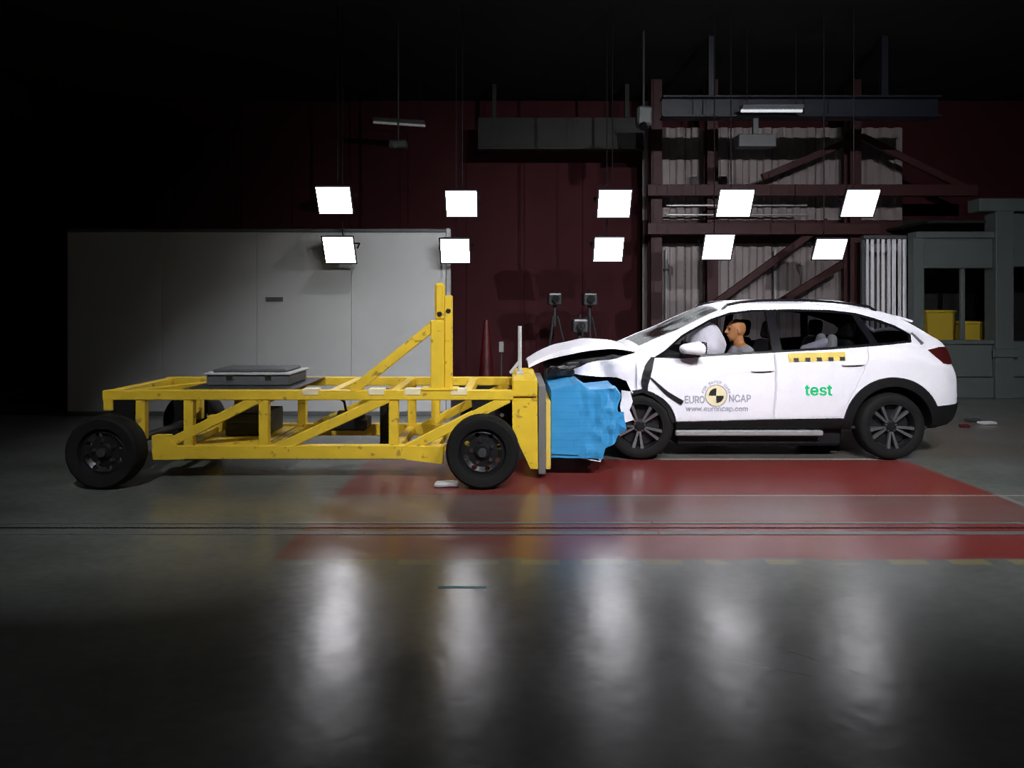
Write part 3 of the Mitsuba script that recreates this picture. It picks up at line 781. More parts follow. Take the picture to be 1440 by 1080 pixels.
# stickers and lettering on the near side
def letters(root, name, text, x, z, h, mat, width=None, bold=True, label=None):
    m = meshkit.text_mesh(text, h, 0.002, bold)
    v_ = np.array(m.vertices)
    if width:
        v_[:, 0] *= width / np.ptp(v_[:, 0])
    X, Z = x + v_[:, 0], z + v_[:, 1]
    Y = np.array([side_y(a, b) for a, b in zip(X, Z)]) - 0.0035 - v_[:, 2]
    m.vertices = np.stack([X, Y, Z], 1)
    if m.volume < 0:
        m.invert()
    k = add(f'{root}__{name}', m, mat)
    return plabel(k, label or f'lettering {text}')
letters(kfd, 'lettering', 'EURO', 1.715, 0.578, 0.070, 'mat_print_grey', 0.20)
letters(kfd, 'lettering', 'NCAP', 2.155, 0.590, 0.070, 'mat_print_grey', 0.22)
letters(kfd, 'lettering', 'www.euroncap.com', 1.73, 0.498, 0.048, 'mat_print_grey', 0.62, label='small line of web address lettering')
RC = (2.035, 0.652)
a = np.linspace(0, 2 * np.pi, 41)[:-1]
disc = lambda r: [(RC[0] + r * math.cos(t_), RC[1] + r * math.sin(t_)) for t_ in a]
rd = plabel(add(f'{kfd}__roundel', on_side(disc(0.112), 0.002, 0.003), 'mat_print_cream'), 'yellow round target emblem')
add(f'{rd}__ring', tm(mf(on_side(disc(0.112), 0.002, 0.0045)) - prism_y(disc(0.103), 0, 20)), 'mat_print_grey')
def quad(q0):
    t_ = np.linspace(q0, q0 + np.pi / 2, 12)
    return [RC] + [(RC[0] + 0.074 * math.cos(s), RC[1] + 0.074 * math.sin(s)) for s in t_]
for q0 in (np.pi / 2, 3 * np.pi / 2):
    add(f'{rd}__black_quarter', on_side(quad(q0), 0.002, 0.005), 'mat_print_black')
for i, ch in enumerate('FOR SAFER CARS'):
    if ch == ' ':
        continue
    th = math.radians(165 - i * 150 / 13)
    m = meshkit.text_mesh(ch, 0.026, 0.0015, True)
    v_ = np.array(m.vertices); v_[:, 0] -= 0.5 * np.ptp(v_[:, 0])
    c_, s_ = math.cos(th - math.pi / 2), math.sin(th - math.pi / 2)
    X = RC[0] + 0.122 * math.cos(th) + v_[:, 0] * c_ - v_[:, 1] * s_
    Z = RC[1] + 0.122 * math.sin(th) + v_[:, 0] * s_ + v_[:, 1] * c_
    m.vertices = np.stack([X, np.array([side_y(p_, q_) for p_, q_ in zip(X, Z)]) - 0.0035 - v_[:, 2], Z], 1)
    if m.volume < 0:
        m.invert()
    add(f'{rd}__letter', m, 'mat_print_grey')
ys = plabel(add(f'{krd}__scale_sticker', on_side([(2.765, 0.985), (3.335, 1.005), (3.335, 1.085), (2.765, 1.072)], 0.002, 0.003), 'mat_print_yellow'), 'yellow scale sticker with five black marks')
for i in range(5):
    x = 2.815 + i * 0.115
    add(f'{ys}__mark', on_side([(x, 0.986 + 0.0035 * i), (x + 0.05, 0.987 + 0.0035 * i), (x + 0.05, 1.026 + 0.003 * i), (x, 1.025 + 0.003 * i)], 0.002, 0.005), 'mat_print_black')
letters(krd, 'green_lettering', 'test', 2.915, 0.658, 0.105, 'mat_print_green', 0.275, label='green lettering test')
gq = [(4.00, 1.275), (4.075, 1.28), (4.16, 1.16), (4.10, 1.145)]
gs = prism_y(gq, 0, 8)
plabel(add(f'{car}__grey_sticker', (body(0.003) - body(-0.002)) ^ prism_y([(4.085, 1.265), (4.115, 1.275), (4.20, 1.17), (4.15, 1.15)], Y0, CYC), 'mat_steel', smooth=30), 'grey slanted sticker on the rear pillar')

# interior
add(f'{car}__dashboard', tm(prism_y([(1.36, 0.45), (1.36, 1.02), (1.62, 1.06), (1.86, 1.03), (1.92, 0.92), (1.78, 0.70), (1.60, 0.45)], CYC - 0.70, CYC + 0.70)), 'mat_seat')
add(f'{car}__cabin_floor', box([1.62, CYC - 0.78, 0.30], [4.2, CYC + 0.78, 0.33], 0.01), 'mat_seat')
lin = (BIN - body(-0.045)) - wells - prism_z(grow(shield, 0.02), 1.05, 2.0) - prism_z(grow(backlight, 0.02), 1.2, 2.0)
for g in glasses:
    lin = lin - prism_y(grow(g, 0.015), Y0, Y1)
plabel(add(f'{car}__cabin_lining', lin, 'mat_seat', smooth=32), 'dark cabin lining')
def seat(x, yc, w):
    k = add(f'{car}__seat', cat(hull(np.vstack([trimesh.creation.icosphere(1, 0.06).vertices + p for p in [[x - 0.45, yc + s, 0.56] for s in (-w, w)] + [[x + 0.05, yc + s, 0.52] for s in (-w, w)] + [[x - 0.42, yc + s, 0.40] for s in (-w, w)] + [[x + 0.05, yc + s, 0.40] for s in (-w, w)]])),
            hull(np.vstack([trimesh.creation.icosphere(1, 0.06).vertices + p for p in [[x + 0.06, yc + s, 0.58] for s in (-w, w)] + [[x + 0.24, yc + s * 0.85, 1.13] for s in (-w, w)]]))), 'mat_seat', smooth=40)
    for off in ((0,) if w < 0.3 else (-0.37, 0.37)):
        add(f'{k}__head_restraint', hull(np.vstack([trimesh.creation.icosphere(1, 0.045).vertices + p for p in [[x + 0.26, yc + off + s, 1.24] for s in (-0.09, 0.09)] + [[x + 0.28, yc + off + s, 1.34] for s in (-0.08, 0.08)]])), 'mat_seat', smooth=40)
seat(2.48, CYC - 0.37, 0.19); seat(2.48, CYC + 0.37, 0.19); seat(3.32, CYC, 0.56)
sw = [np.array([1.90 - 0.06 * math.sin(t_), CYC - 0.37 + 0.18 * math.cos(t_), 1.0 + 0.17 * math.sin(t_)]) for t_ in np.linspace(0, 2 * math.pi, 25)]
add(f'{car}__steering_wheel', pipe(sw, 0.016, 8), 'mat_black_plastic')
ab = displaced(ellipsoid([2.07, CYC - 0.38, 1.13], [0.20, 0.28, 0.245], 4), 0.016, 7.0, 3)
plabel(add(f'{car}__airbag', ab, 'mat_airbag', smooth=True), 'inflated pale airbag before the driver')

# dummy in the driver seat
def chain(joints):
    out = m3.Manifold()
    for (p, r), (q, s) in zip(joints[:-1], joints[1:]):
        out += m3.Manifold.hull_points(np.vstack([trimesh.creation.icosphere(2, r).vertices + p, trimesh.creation.icosphere(2, s).vertices + q]))
    return out
def L(x, y, z):
    return np.array([x, CYC - 0.37 + y, z])
dm = thing('crash_test_dummy', 'orange-brown crash test dummy in the driver seat behind the white airbag', 'crash test dummy')
bodym = chain([(L(2.44, 0, 0.62), 0.13), (L(2.47, 0, 0.82), 0.13), (L(2.46, 0, 1.0), 0.13)])
bodym += chain([(L(2.46, -0.15, 1.06), 0.065), (L(2.45, 0, 1.10), 0.07), (L(2.46, 0.15, 1.06), 0.065)])
bodym += chain([(L(2.46, -0.14, 1.03), 0.07), (L(2.46, -0.08, 0.8), 0.12)]) + chain([(L(2.46, 0.14, 1.03), 0.07), (L(2.46, 0.08, 0.8), 0.12)])
bodym += chain([(L(2.45, 0, 1.08), 0.06), (L(2.425, 0, 1.20), 0.055)])
for s in (-1, 1):
    bodym += chain([(L(2.46, s * 0.19, 1.05), 0.055), (L(2.34, s * 0.26, 0.84), 0.045), (L(2.10, s * 0.27, 0.88), 0.033), (L(2.02, s * 0.245, 0.90), 0.030)])
    hp = L(1.98, s * 0.235, 0.905)
    bodym += chain([(L(2.03, s * 0.245, 0.90), 0.028), (hp, 0.030)])
    for i in range(4):
        b0 = hp + np.array([-0.02, 0, 0.026 - 0.017 * i])
        bodym += chain([(b0, 0.010), (b0 + [-0.035, -0.012 * s, 0.004], 0.0095), (b0 + [-0.05 + 0.004 * abs(i - 1), -0.035 * s, 0.004], 0.008)])
    bodym += chain([(hp + [0.012, 0, 0.022], 0.011), (hp + [-0.012, -0.006 * s, 0.052], 0.0095), (hp + [-0.035, -0.016 * s, 0.064], 0.008)])
    bodym += chain([(L(2.42, s * 0.09, 0.60), 0.10), (L(1.98, s * 0.12, 0.68), 0.07), (L(1.80, s * 0.12, 0.46), 0.05), (L(1.74, s * 0.12, 0.36), 0.04)])
    bodym += chain([(L(1.76, s * 0.12, 0.37), 0.035), (L(1.68, s * 0.13, 0.40), 0.03)])
# head, facing -x
hc = L(2.40, 0, 1.285)
head = m3.Manifold.hull_points(np.vstack([ellipsoid(hc + [0.012, 0, 0.02], [0.095, 0.075, 0.10], 3).vertices, ellipsoid(hc + [-0.035, 0, -0.055], [0.05, 0.052, 0.06], 2).vertices]))
head += m3.Manifold.hull_points(np.vstack([trimesh.creation.icosphere(1, 0.010).vertices + hc + [-0.085, 0, 0.022], trimesh.creation.icosphere(1, 0.014).vertices + hc + [-0.105, 0, -0.020], trimesh.creation.icosphere(1, 0.016).vertices + hc + [-0.082, 0, -0.022]]))
head += chain([(hc + [-0.078, -0.035, 0.036], 0.012), (hc + [-0.086, 0, 0.034], 0.012), (hc + [-0.078, 0.035, 0.036], 0.012)])
head += chain([(hc + [-0.082, -0.018, -0.055], 0.008), (hc + [-0.088, 0, -0.055], 0.009), (hc + [-0.082, 0.018, -0.055], 0.008)])
for s in (-1, 1):
    head += m3.Manifold.hull_points(ellipsoid(hc + [0.012, s * 0.076, -0.004], [0.020, 0.010, 0.032], 2).vertices)
full = bodym + head
fm = tm(full.refine_to_length(0.02)); fm.merge_vertices()
trimesh.smoothing.filter_taubin(fm, iterations=6)
add(f'{dm}__body', fm, 'mat_dummy_skin', smooth=True)
for s in (-1, 1):
    plabel(add(f'{dm}__eye', ellipsoid(hc + [-0.078, s * 0.030, 0.012], [0.010, 0.013, 0.011], 2), 'mat_print_black', smooth=True), 'dark painted eye')
shirt = chain([(L(2.44, 0, 0.68), 0.145), (L(2.47, 0, 0.82), 0.145), (L(2.465, 0, 1.0), 0.145)]) + chain([(L(2.46, -0.16, 1.055), 0.075), (L(2.455, 0, 1.065), 0.08), (L(2.46, 0.16, 1.055), 0.075)])
shirt += chain([(L(2.46, -0.15, 1.02), 0.08), (L(2.46, -0.08, 0.8), 0.133)]) + chain([(L(2.46, 0.15, 1.02), 0.08), (L(2.46, 0.08, 0.8), 0.133)])
for s in (-1, 1):
    shirt += chain([(L(2.46, s * 0.19, 1.05), 0.066), (L(2.36, s * 0.25, 0.88), 0.058)])
sm_ = tm(shirt.refine_to_length(0.03)); sm_.merge_vertices(); trimesh.smoothing.filter_taubin(sm_, iterations=6)
plabel(add(f'{dm}__shirt', sm_, 'mat_dummy_shirt', smooth=True), 'grey shirt')
cs = thing('child_seat', 'pale grey child seat on the rear bench of the white car, behind the rear window', 'child seat')
def Lr(x, y, z):
    return np.array([x, CYC - 0.40 + y, z])
add(f'{cs}__shell', cat(tm(chain([(Lr(3.20, -0.14, 0.66), 0.06), (Lr(3.34, -0.15, 1.10), 0.055), (Lr(3.36, -0.12, 1.20), 0.05)])), tm(chain([(Lr(3.20, 0.14, 0.66), 0.06), (Lr(3.34, 0.15, 1.10), 0.055), (Lr(3.36, 0.12, 1.20), 0.05)])), tm(chain([(Lr(3.02, 0, 0.68), 0.11), (Lr(3.25, 0, 0.68), 0.12), (Lr(3.36, 0, 1.08), 0.08)]))), 'mat_light_grey', smooth=40)
add(f'{cs}__pad', tm(chain([(Lr(3.12, -0.02, 1.08), 0.05), (Lr(3.22, -0.08, 1.13), 0.045), (Lr(3.30, -0.1, 1.16), 0.05)])), 'mat_airbag', smooth=40)

# ------------------------------------------------------------------ lamps in view
BAR_Y = {0: 8.70, 1: 8.92}
LAMPS = [  # row, centre px, py, width px, height px
    (0, 470, 282, 47, 37), (0, 649, 287, 43, 36), (0, 864, 287, 45, 38), (0, 1034, 286, 47, 37), (0, 1210, 286, 45, 37),
    (1, 477, 352, 42, 36), (1, 640, 353, 40, 33), (1, 856, 351, 40, 33), (1, 1010, 348, 40, 34), (1, 1167, 351, 42, 28)]
ORD = ['leftmost', 'second from the left', 'middle', 'second from the right', 'rightmost']
for i, (row, px, py, wpx, hpx) in enumerate(LAMPS):
    Y = BAR_Y[row]
    c = W(px, py, Y)
    w, tilt = wpx * Y / F, math.radians(30)
    h = hpx * Y / F / (math.cos(tilt) + math.sin(tilt) * (c[2] - HC) / Y)
    nrm = np.array([0, -math.cos(tilt), -math.sin(tilt)])
    up = np.array([0, -math.sin(tilt), math.cos(tilt)])
    sd = np.array([1.0, 0, 0])
    lt = thing('floodlight', f'square white floodlight, {ORD[i % 5]} in the {"upper" if row == 0 else "lower"} row of lamps', 'floodlight', 'floodlights hanging behind the crash')
    P = lambda a, b, d: c + sd * a + up * b + nrm * d
    lens = trimesh.Trimesh([P(-w / 2, -h / 2, 0), P(w / 2, -h / 2, 0), P(w / 2, h / 2, 0), P(-w / 2, h / 2, 0)], [[0, 1, 2], [0, 2, 3]], process=False)
    if lens.face_normals[0] @ nrm < 0:
        lens.invert()
    ow, oh = w / 2 + 0.02, h / 2 + 0.02
    add(f'{lt}__housing', hull([P(a * ow, b * oh, 0 - 0.006) for a in (-1, 1) for b in (-1, 1)] + [P(a * ow * 0.7, b * oh * 0.7, -0.16) for a in (-1, 1) for b in (-1, 1)]), 'mat_black_plastic')
    k = add(f'{lt}__diffuser', hull([P(a * w / 2, b * h / 2, d) for a in (-1, 1) for b in (-1, 1) for d in (-0.008, 0.0)]), 'mat_lens')
    scene[k]['emitter'] = {'type': 'area', 'radiance': rgb(BANK_LAMP, BANK_LAMP * 0.97, BANK_LAMP * 1.02)}
    by = Y + 0.17
    yk = P(0, 0, -0.10)
    add(f'{lt}__yoke', pipe([P(-ow - 0.01, 0, -0.08), P(-ow - 0.01, 0.0, -0.22), P(0, 0, -0.26), P(ow + 0.01, 0, -0.22), P(ow + 0.01, 0, -0.08)], 0.012, 6), 'mat_black_plastic')
    top = P(0, 0, -0.26)
    add(f'{lt}__hanger', pipe([top, [top[0], by, top[2] + 0.15], [top[0], by, CEIL + 0.01]], 0.008, 6), 'mat_black_plastic')

# rig on the camera's side: real lamps under the ceiling, above the picture
RO = ['leftmost', 'second from the left', 'second from the right', 'rightmost']
SPOTS = [((x, y, RIG_Z), aim, I, co, bw, f'black round spotlight under the ceiling above the viewer, {o} of four') for (x, y), aim, I, (co, bw), o in zip(RIG, RIG_AIM, RIG_SPOT, RIG_CONE, RO)]
SPOTS.append(WASH + ('black round spotlight under the ceiling in front of the grey partition',))
for i, (c, aim, I, co, bw, lb) in enumerate(SPOTS):
    c = np.array(c, float); d, s, u = frame_of(np.array(aim) - c)
    lt = thing('spotlight', lb, 'spotlight')
    add(f'{lt}__housing', tube(c - d * 0.03, c - d * 0.30, 0.17, 24, 0.10), 'mat_black_plastic', smooth=40)
    k = add(f'{lt}__lens', tube(c - d * 0.03, c - d * 0.02, 0.15, 24), 'mat_lens')
    scene[k]['emitter'] = {'type': 'area', 'radiance': rgb(3, 3, 3)}
    q = c - d * 0.18
    add(f'{lt}__hanger', pipe([q, [q[0], q[1], CEIL + 0.01]], 0.016), 'mat_black_plastic')
    scene[f'rig_light_{i}'] = {'type': 'spot', 'to_world': T().look_at(origin=list(c), target=list(aim), up=[0, 0, 1]), 'intensity': rgb(I, I, I * 1.04), 'cutoff_angle': co, 'beam_width': bw}

# ------------------------------------------------------------------ back of the hall
def tubelamp(name_label, p0, p1, L_):
    k = thing('tube_lamp', name_label, 'tube lamp')
    p0, p1 = np.array(p0), np.array(p1)
    add(f'{k}__tray', fix(beam(p0 + [0, 0, 0.05], p1 + [0, 0, 0.05], 0.16, 0.05)), 'mat_grey_box')
    e = add(f'{k}__tube', tube(p0, p1, 0.022, 10), 'mat_lens')
    scene[e]['emitter'] = {'type': 'area', 'radiance': rgb(L_, L_ * 1.05, L_ * 1.15)}
    for q in (p0, p1):
        q2 = q + (p1 - p0) * (0.1 if q is p0 else -0.1)
        add(f'{k}__drop_rod', tube(q2 + [0, 0, 0.07], [q2[0], q2[1], CEIL + 0.01], 0.008, 6), 'mat_black_plastic')
a, b = W(1042, 156, 9.6), W(1128, 156, 9.6)
tubelamp('faint tube lamp high on the navy crane beam at upper right', a, b, TUBE_LAMP * 0.12)
a, b = W(525, 172, 11.5), W(598, 177, 11.5)
tubelamp('faint tube lamp high above the left lamps', a, b, TUBE_LAMP * 0.015)
cb = thing('crane_beam', 'dark navy crane beam running under the ceiling at the upper right', 'beam')
z = W(0, 152, 9.9)[2]
add(f'{cb}__web', box([W(930, 0, 9.9)[0], 9.88, z - 0.13], [W(1318, 0, 9.9)[0], 9.92, z + 0.13], 0.004), 'mat_navy')
add(f'{cb}__flange', box([W(930, 0, 9.9)[0], 9.78, z + 0.13], [W(1318, 0, 9.9)[0], 10.02, z + 0.16], 0.004), 'mat_navy')
add(f'{cb}__flange', box([W(930, 0, 9.9)[0], 9.78, z - 0.16], [W(1318, 0, 9.9)[0], 10.02, z - 0.13], 0.004), 'mat_navy')
for x in (3.0, 5.6):
    add(f'{cb}__hanger', box([x - 0.05, 9.86, z + 0.16], [x + 0.05, 9.94, CEIL + 0.01], 0.004), 'mat_navy')
gd = thing('roof_girder', 'dull brown girder under the ceiling above the middle lamps', 'girder')
g0, g1 = W(672, 0, 12.0)[0], W(905, 0, 12.0)[0]
z0, z1 = W(0, 208, 12.0)[2], W(0, 165, 12.0)[2]
add(f'{gd}__web', box([g0, 12.0, z0], [g1, 12.05, z1], 0.004), 'mat_girder')
add(f'{gd}__flange', box([g0, 11.92, z0 - 0.04], [g1, 12.13, z0], 0.004), 'mat_girder')
for x in (g0 + 0.3, g1 - 0.3):
    add(f'{gd}__hanger', box([x - 0.04, 12.0, z1], [x + 0.04, 12.05, CEIL + 0.01], 0.004), 'mat_girder')
# steel truss in front of the cladding
TY = 11.6
ts = thing('steel_truss', 'dark maroon steel truss crossing before the cladding on the right', 'truss')
def tw(px, py):
    return W(px, py, TY)
x0, x1 = tw(910, 0)[0], tw(1372, 0)[0]
for (py, hh) in ((268, 0.10), (322, 0.10)):
    zc = tw(0, py)[2]
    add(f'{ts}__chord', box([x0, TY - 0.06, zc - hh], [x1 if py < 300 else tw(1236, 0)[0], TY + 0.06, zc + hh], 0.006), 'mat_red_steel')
for py in (290, 303):
    zc = tw(0, py)[2]
    plabel(add(f'{ts}__cable_tray', box([tw(935, 0)[0], TY - 0.10, zc - 0.016], [tw(1132, 0)[0], TY - 0.06, zc + 0.016], 0.004), 'mat_steel'), 'pale cable tray line')
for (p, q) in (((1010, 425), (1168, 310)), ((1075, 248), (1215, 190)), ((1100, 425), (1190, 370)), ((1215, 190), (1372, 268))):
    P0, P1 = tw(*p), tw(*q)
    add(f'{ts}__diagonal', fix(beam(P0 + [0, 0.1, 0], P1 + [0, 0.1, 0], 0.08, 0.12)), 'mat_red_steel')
for px in (926, 1006, 1210):
    c = tw(px, 0)
    k = thing('steel_column', {926: 'dark maroon steel column at the left edge of the cladding', 1006: 'dark maroon steel column behind the upper right lamps', 1210: 'dark maroon steel column beside the white strip curtain'}[px], 'column', None)
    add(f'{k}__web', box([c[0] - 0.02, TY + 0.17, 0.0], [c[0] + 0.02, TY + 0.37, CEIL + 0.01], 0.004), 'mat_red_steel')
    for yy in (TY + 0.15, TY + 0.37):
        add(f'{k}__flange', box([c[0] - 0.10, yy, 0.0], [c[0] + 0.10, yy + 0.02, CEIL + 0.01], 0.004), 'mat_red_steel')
for px in (937, 1090):
    k = thing('conduit_pipe', {937: 'thin pale upright pipe on the cladding beside the dark column', 1090: 'thin pale upright pipe on the cladding above the car roof'}[px], 'pipe')
    c = W(px, 0, 12.25)
    add(k, tube([c[0], 12.25, 0.0], [c[0], 12.25, 2.6], 0.025), 'mat_light_grey', smooth=40) if False else add(f'{k}__pipe', tube([c[0], 12.25, 0.0], [c[0], 12.25, 2.6], 0.025), 'mat_light_grey', smooth=40)
    for zz in (0.8, 2.2):
        add(f'{k}__clip', box([c[0] - 0.04, 12.22, zz], [c[0] + 0.04, 12.345, zz + 0.04], 0.004), 'mat_grey_box')
# junction box under the crane beam
jb = thing('cable_box', 'dull grey cable box hanging under the crane beam', 'box')
c = W(1062, 196, 9.9)
add(f'{jb}__case', box([c[0] - 0.28, 9.80, c[2] - 0.13], [c[0] + 0.28, 10.0, c[2] + 0.06], 0.01), 'mat_grey_box')
add(f'{jb}__bracket', box([c[0] - 0.04, 9.87, c[2] + 0.05], [c[0] + 0.04, 9.93, z - 0.15], 0.004) if False else box([c[0] - 0.04, 9.87, c[2] + 0.05], [c[0] + 0.04, 9.93, W(0, 152, 9.9)[2] - 0.155], 0.004), 'mat_grey_box')
# camera pod at the ceiling
cp = thing('ceiling_camera', 'grey camera pod hanging at the left end of the crane beam', 'camera')
c = W(905, 165, 9.7)
add(f'{cp}__body', displaced(mf(box(c - [0.11, 0.12, 0.14], c + [0.11, 0.12, 0.14], 0.03)).refine_to_length(0.06), 0.01, 9), 'mat_grey_box', smooth=30)
add(f'{cp}__lens', tube(c + [-0.02, -0.11, -0.18], c + [-0.02, -0.05, -0.10], 0.06), 'mat_black_gloss')
add(f'{cp}__hanger', tube(c + [0, 0, 0.13], [c[0], c[1], CEIL + 0.01], 0.02), 'mat_dark_grey')
hk = thing('ceiling_camera', 'small dark camera pod hanging above the gap between the two left lamps', 'camera')
c = W(560, 204, 9.4)
add(f'{hk}__body', box(c - [0.13, 0.08, 0.06], c + [0.13, 0.08, 0.06], 0.02), 'mat_dark_grey')
add(f'{hk}__lens', tube(c + [-0.03, -0.10, -0.02], c + [-0.03, -0.07, -0.02], 0.04), 'mat_chrome')
add(f'{hk}__hanger', tube(c + [0, 0, 0.05], [c[0], c[1], CEIL + 0.01], 0.015), 'mat_dark_grey')

# strip curtain
sc_ = thing('strip_curtain', 'bright white vertical strip curtain behind the rear end of the car roof', 'strip curtain')
SY = 11.3
zt, xl, xr = W(0, 336, SY)[2], W(1216, 0, SY)[0], W(1284, 0, SY)[0]
add(f'{sc_}__rail', box([xl - 0.04, SY - 0.04, zt], [xr + 0.04, SY + 0.04, zt + 0.06], 0.005), 'mat_grey_box')
n = 9
for i in range(n):
    x = xl + (xr - xl) * (i + 0.5) / n
    ww = 0.026 if i < 4 else 0.032
    add(f'{sc_}__strip', fix(beam([x, SY + 0.012 * (i % 2), 0.02], [x, SY + 0.012 * (i % 2), zt + 0.01], 0.012, ww * 2, 0.002, up=(1, 0.25 * (-1) ** i, 0))), 'mat_white_strip')
for x in (xl, xr):
    add(f'{sc_}__post', box([x - 0.03, SY - 0.03 + 0.06, 0.0], [x + 0.03, SY + 0.09, zt + 0.05], 0.005), 'mat_grey_box')

# booth on the right
BY = 11.0
bh = thing('control_booth', 'grey-green booth with dark window openings at the right edge', 'booth')
def bx(name, pa, pb, y0, y1, mat='mat_booth', bev=0.01):
    A, B = W(pa[0], pa[1], BY), W(pb[0], pb[1], BY)
    return add(f'{bh}__{name}', box([A[0], y0, B[2]], [B[0], y1, A[2]], bev), mat)
bx('lintel', (1290, 334), (1396, 377), BY, BY + 0.15)
bx('lintel', (1421, 300), (1700, 375), BY, BY + 0.15)
bx('cornice', (1286, 326), (1396, 335), BY - 0.05, BY + 0.2)
bx('cornice', (1372, 280), (1700, 298), BY - 0.10, BY + 0.2)
bx('pillar', (1396, 296), (1421, 560), BY - 0.08, BY + 0.2)
bx('pillar', (1284, 334), (1299, 560), BY - 0.02, BY + 0.15)
bx('lower_panel', (1299, 480), (1396, 530), BY, BY + 0.15)
bx('lower_panel', (1421, 480), (1700, 530), BY, BY + 0.15)
bx('window_sill', (1299, 478), (1396, 484), BY - 0.05, BY + 0.05)
bx('base_skirt', (1299, 531), (1396, 559.8), BY - 0.03, BY + 0.15, 'mat_booth')
bx('base_skirt', (1421, 531), (1700, 559.8), BY - 0.03, BY + 0.15, 'mat_booth')
bx('mullion', (1354, 377), (1360, 478), BY + 0.04, BY + 0.10, 'mat_booth')
bx('pillar_base', (1391, 490), (1426, 502), BY - 0.11, BY - 0.07)
add(f'{bh}__back_wall', box([7.05, BY + 1.6, 0], [11.5, BY + 1.65, 3.2], 0.005), 'mat_booth_dark')
add(f'{bh}__roof', box([7.05, BY + 0.15, 2.95], [11.5, BY + 1.65, 3.0], 0.005), 'mat_booth_dark')
for i, (px, py, w_, h_) in enumerate(((1318, 462, 0.5, 0.55), (1372, 466, 0.62, 0.40))):
    c = W(px, 481, BY + 0.6)
    k = thing('yellow_bin', ('left' if i == 0 else 'right') + ' yellow bin on the bench behind the booth window', 'bin', 'yellow bins in the booth')
    zb_ = 0.95
    top = W(0, py - 26 if i == 0 else py - 14, BY + 0.5)[2]
    add(f'{k}__body', hull([[c[0] + a * (w_ / 2 - 0.03 * (zz == zb_)), BY + 0.5 + yy, zz] for a in (-1, 1) for yy in (0.0, 0.4) for zz in (zb_, top)]), 'mat_bin_yellow')
    add(f'{k}__rim', box([c[0] - w_ / 2 - 0.02, BY + 0.48, top - 0.05], [c[0] + w_ / 2 + 0.02, BY + 0.92, top], 0.01), 'mat_bin_yellow')
bn = thing('work_bench', 'dark bench inside the booth carrying the yellow bins', 'bench')
add(f'{bn}__top', box([W(1290, 0, 11.5)[0], BY + 0.4, 0.90], [W(1400, 0, 11.5)[0], BY + 1.0, 0.95], 0.005), 'mat_booth_dark')
for x in (W(1290, 0, 11.5)[0] + 0.05, W(1400, 0, 11.5)[0] - 0.1):
    for yy in (BY + 0.45, BY + 0.92):
        add(f'{bn}__leg', box([x, yy, 0], [x + 0.05, yy + 0.05, 0.90], 0.004), 'mat_booth_dark')

# equipment in front of the dark wall
def tripod(px, ptop, Y, label_, r=0.0):
    k = thing('camera_tripod', label_, 'camera tripod', 'camera tripods behind the crash')
    c = W(px, ptop, Y); x, zt_ = c[0], c[2]
    for j in range(3):
        a = r + j * 2 * math.pi / 3
        add(f'{k}__leg', tube([x + 0.05 * math.cos(a), Y + 0.05 * math.sin(a), zt_ - 0.38], [x + 0.38 * math.cos(a), Y + 0.38 * math.sin(a), 0.012], 0.018, 8, 0.014), 'mat_dark_grey')
    add(f'{k}__column', tube([x, Y, zt_ - 0.55], [x, Y, zt_ - 0.2], 0.03), 'mat_dark_grey')
    h_ = add(f'{k}__camera', box([x - 0.11, Y - 0.17, zt_ - 0.2], [x + 0.11, Y + 0.17, zt_], 0.015), 'mat_dark_grey')
    add(f'{h_}__lens', tube([x, Y - 0.26, zt_ - 0.1], [x, Y - 0.16, zt_ - 0.1], 0.06), 'mat_black_gloss')
    add(f'{h_}__small_plate', box([x - 0.09, Y - 0.174, zt_ - 0.035], [x + 0.09, Y - 0.168, zt_ - 0.01], 0.001), 'mat_steel')  # pale plate stands in for a highlight on the camera
    add(f'{h_}__handle', pipe([[x, Y - 0.1, zt_ - 0.01], [x, Y - 0.1, zt_ + 0.05], [x, Y + 0.08, zt_ + 0.05], [x, Y + 0.08, zt_ - 0.01]], 0.012, 6), 'mat_dark_grey')
tripod(780, 412, 10.9, 'dark camera on a tripod before the maroon wall, left of the pair above the bonnet')
tripod(829, 412, 10.6, 'dark camera on a tripod before the maroon wall, right of the pair above the bonnet', 0.5)
tripod(815, 448, 9.6, 'low dark camera on a tripod between and in front of the two taller tripods', 0.9)
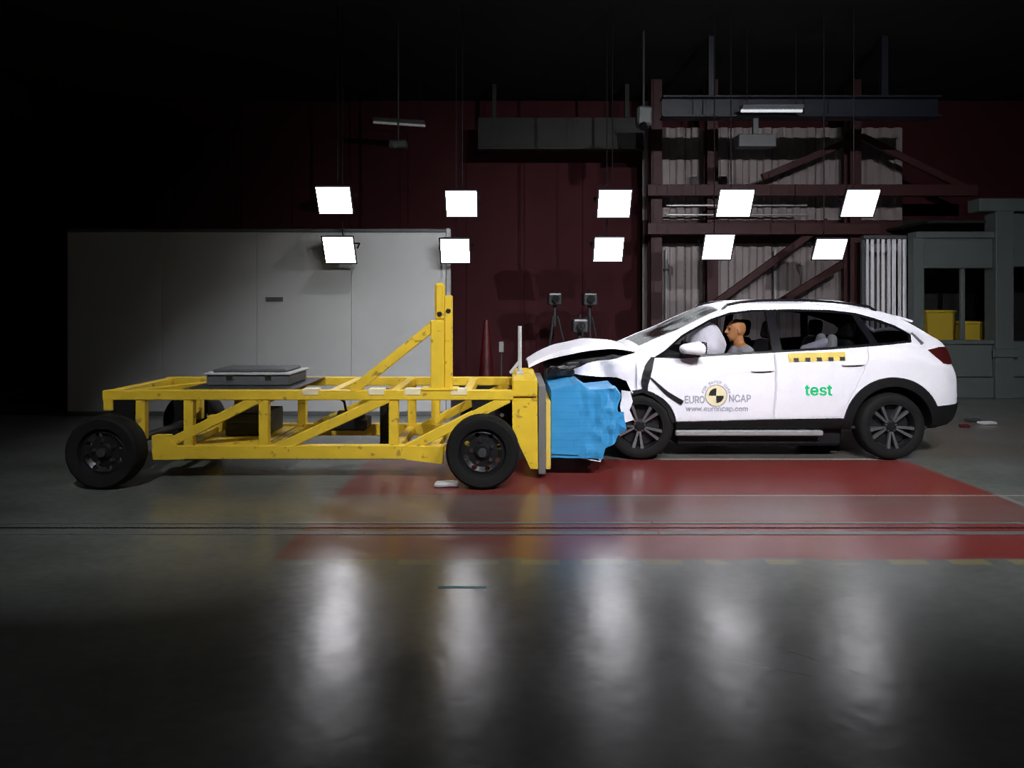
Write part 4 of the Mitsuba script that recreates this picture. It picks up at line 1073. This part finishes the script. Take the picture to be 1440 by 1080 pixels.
k = thing('sensor_stand', 'thin dark stand with small pale box, left of the pale rod, before the dark wall', 'stand')
c = W(705, 487, 9.8)
add(f'{k}__pole', tube([c[0], 9.8, 0.02], [c[0], 9.8, c[2]], 0.015), 'mat_dark_grey')
add(f'{k}__foot', tube([c[0], 9.8, 0.0], [c[0], 9.8, 0.025], 0.18, 20), 'mat_dark_grey')
add(f'{k}__sensor', box(c + [-0.04, -0.05, -0.09], c + [0.04, 0.05, 0.07], 0.01), 'mat_steel')
k = thing('marker_post', 'tall dark red tapered post standing before the dark wall right of the yellow mast', 'post')
c = W(684, 450, 10.6)
add(f'{k}__cone', tube([c[0], 10.6, 0.04], [c[0], 10.6, c[2]], 0.16, 24, 0.04), 'mat_red_post', smooth=40)
add(f'{k}__base', box([c[0] - 0.22, 10.38, 0.0], [c[0] + 0.22, 10.82, 0.045], 0.01), 'mat_black_plastic')

# small things on the floor
k = thing('tape_strip', 'short cyan tape strip on the grey floor in the foreground', 'tape')
a, b = W(616, 826, HC * F / (826 - VY)), W(684, 826, HC * F / (826 - VY))
add(f'{k}__tape', box([a[0], a[1] - 0.012, 0.0], [b[0], a[1] + 0.012, 0.002], 0.0005), 'mat_cyan_tape')
DEB = [(1368, 593, 0.09, 'mat_dark_grey', 'dark broken plastic piece on the floor behind the car, left of the white one'), (1388, 597, 0.10, 'mat_light_grey', 'pale broken plastic piece on the floor behind the car'),
       (1356, 601, 0.06, 'mat_red_post', 'small red lamp splinter on the floor at the rear of the car'), (628, 684, 0.10, 'mat_light_grey', 'added pale strip imitating a bright floor reflection left of the front trolley wheel')]  # last piece is added to imitate a bright floor reflection
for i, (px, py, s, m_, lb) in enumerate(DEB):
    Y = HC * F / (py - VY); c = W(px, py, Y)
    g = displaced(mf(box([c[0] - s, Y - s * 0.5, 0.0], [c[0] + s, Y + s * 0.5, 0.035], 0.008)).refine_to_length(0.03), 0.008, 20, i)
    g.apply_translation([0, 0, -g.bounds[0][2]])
    k = thing('floor_piece', lb, 'debris')
    add(f'{k}__chunk', g, m_)
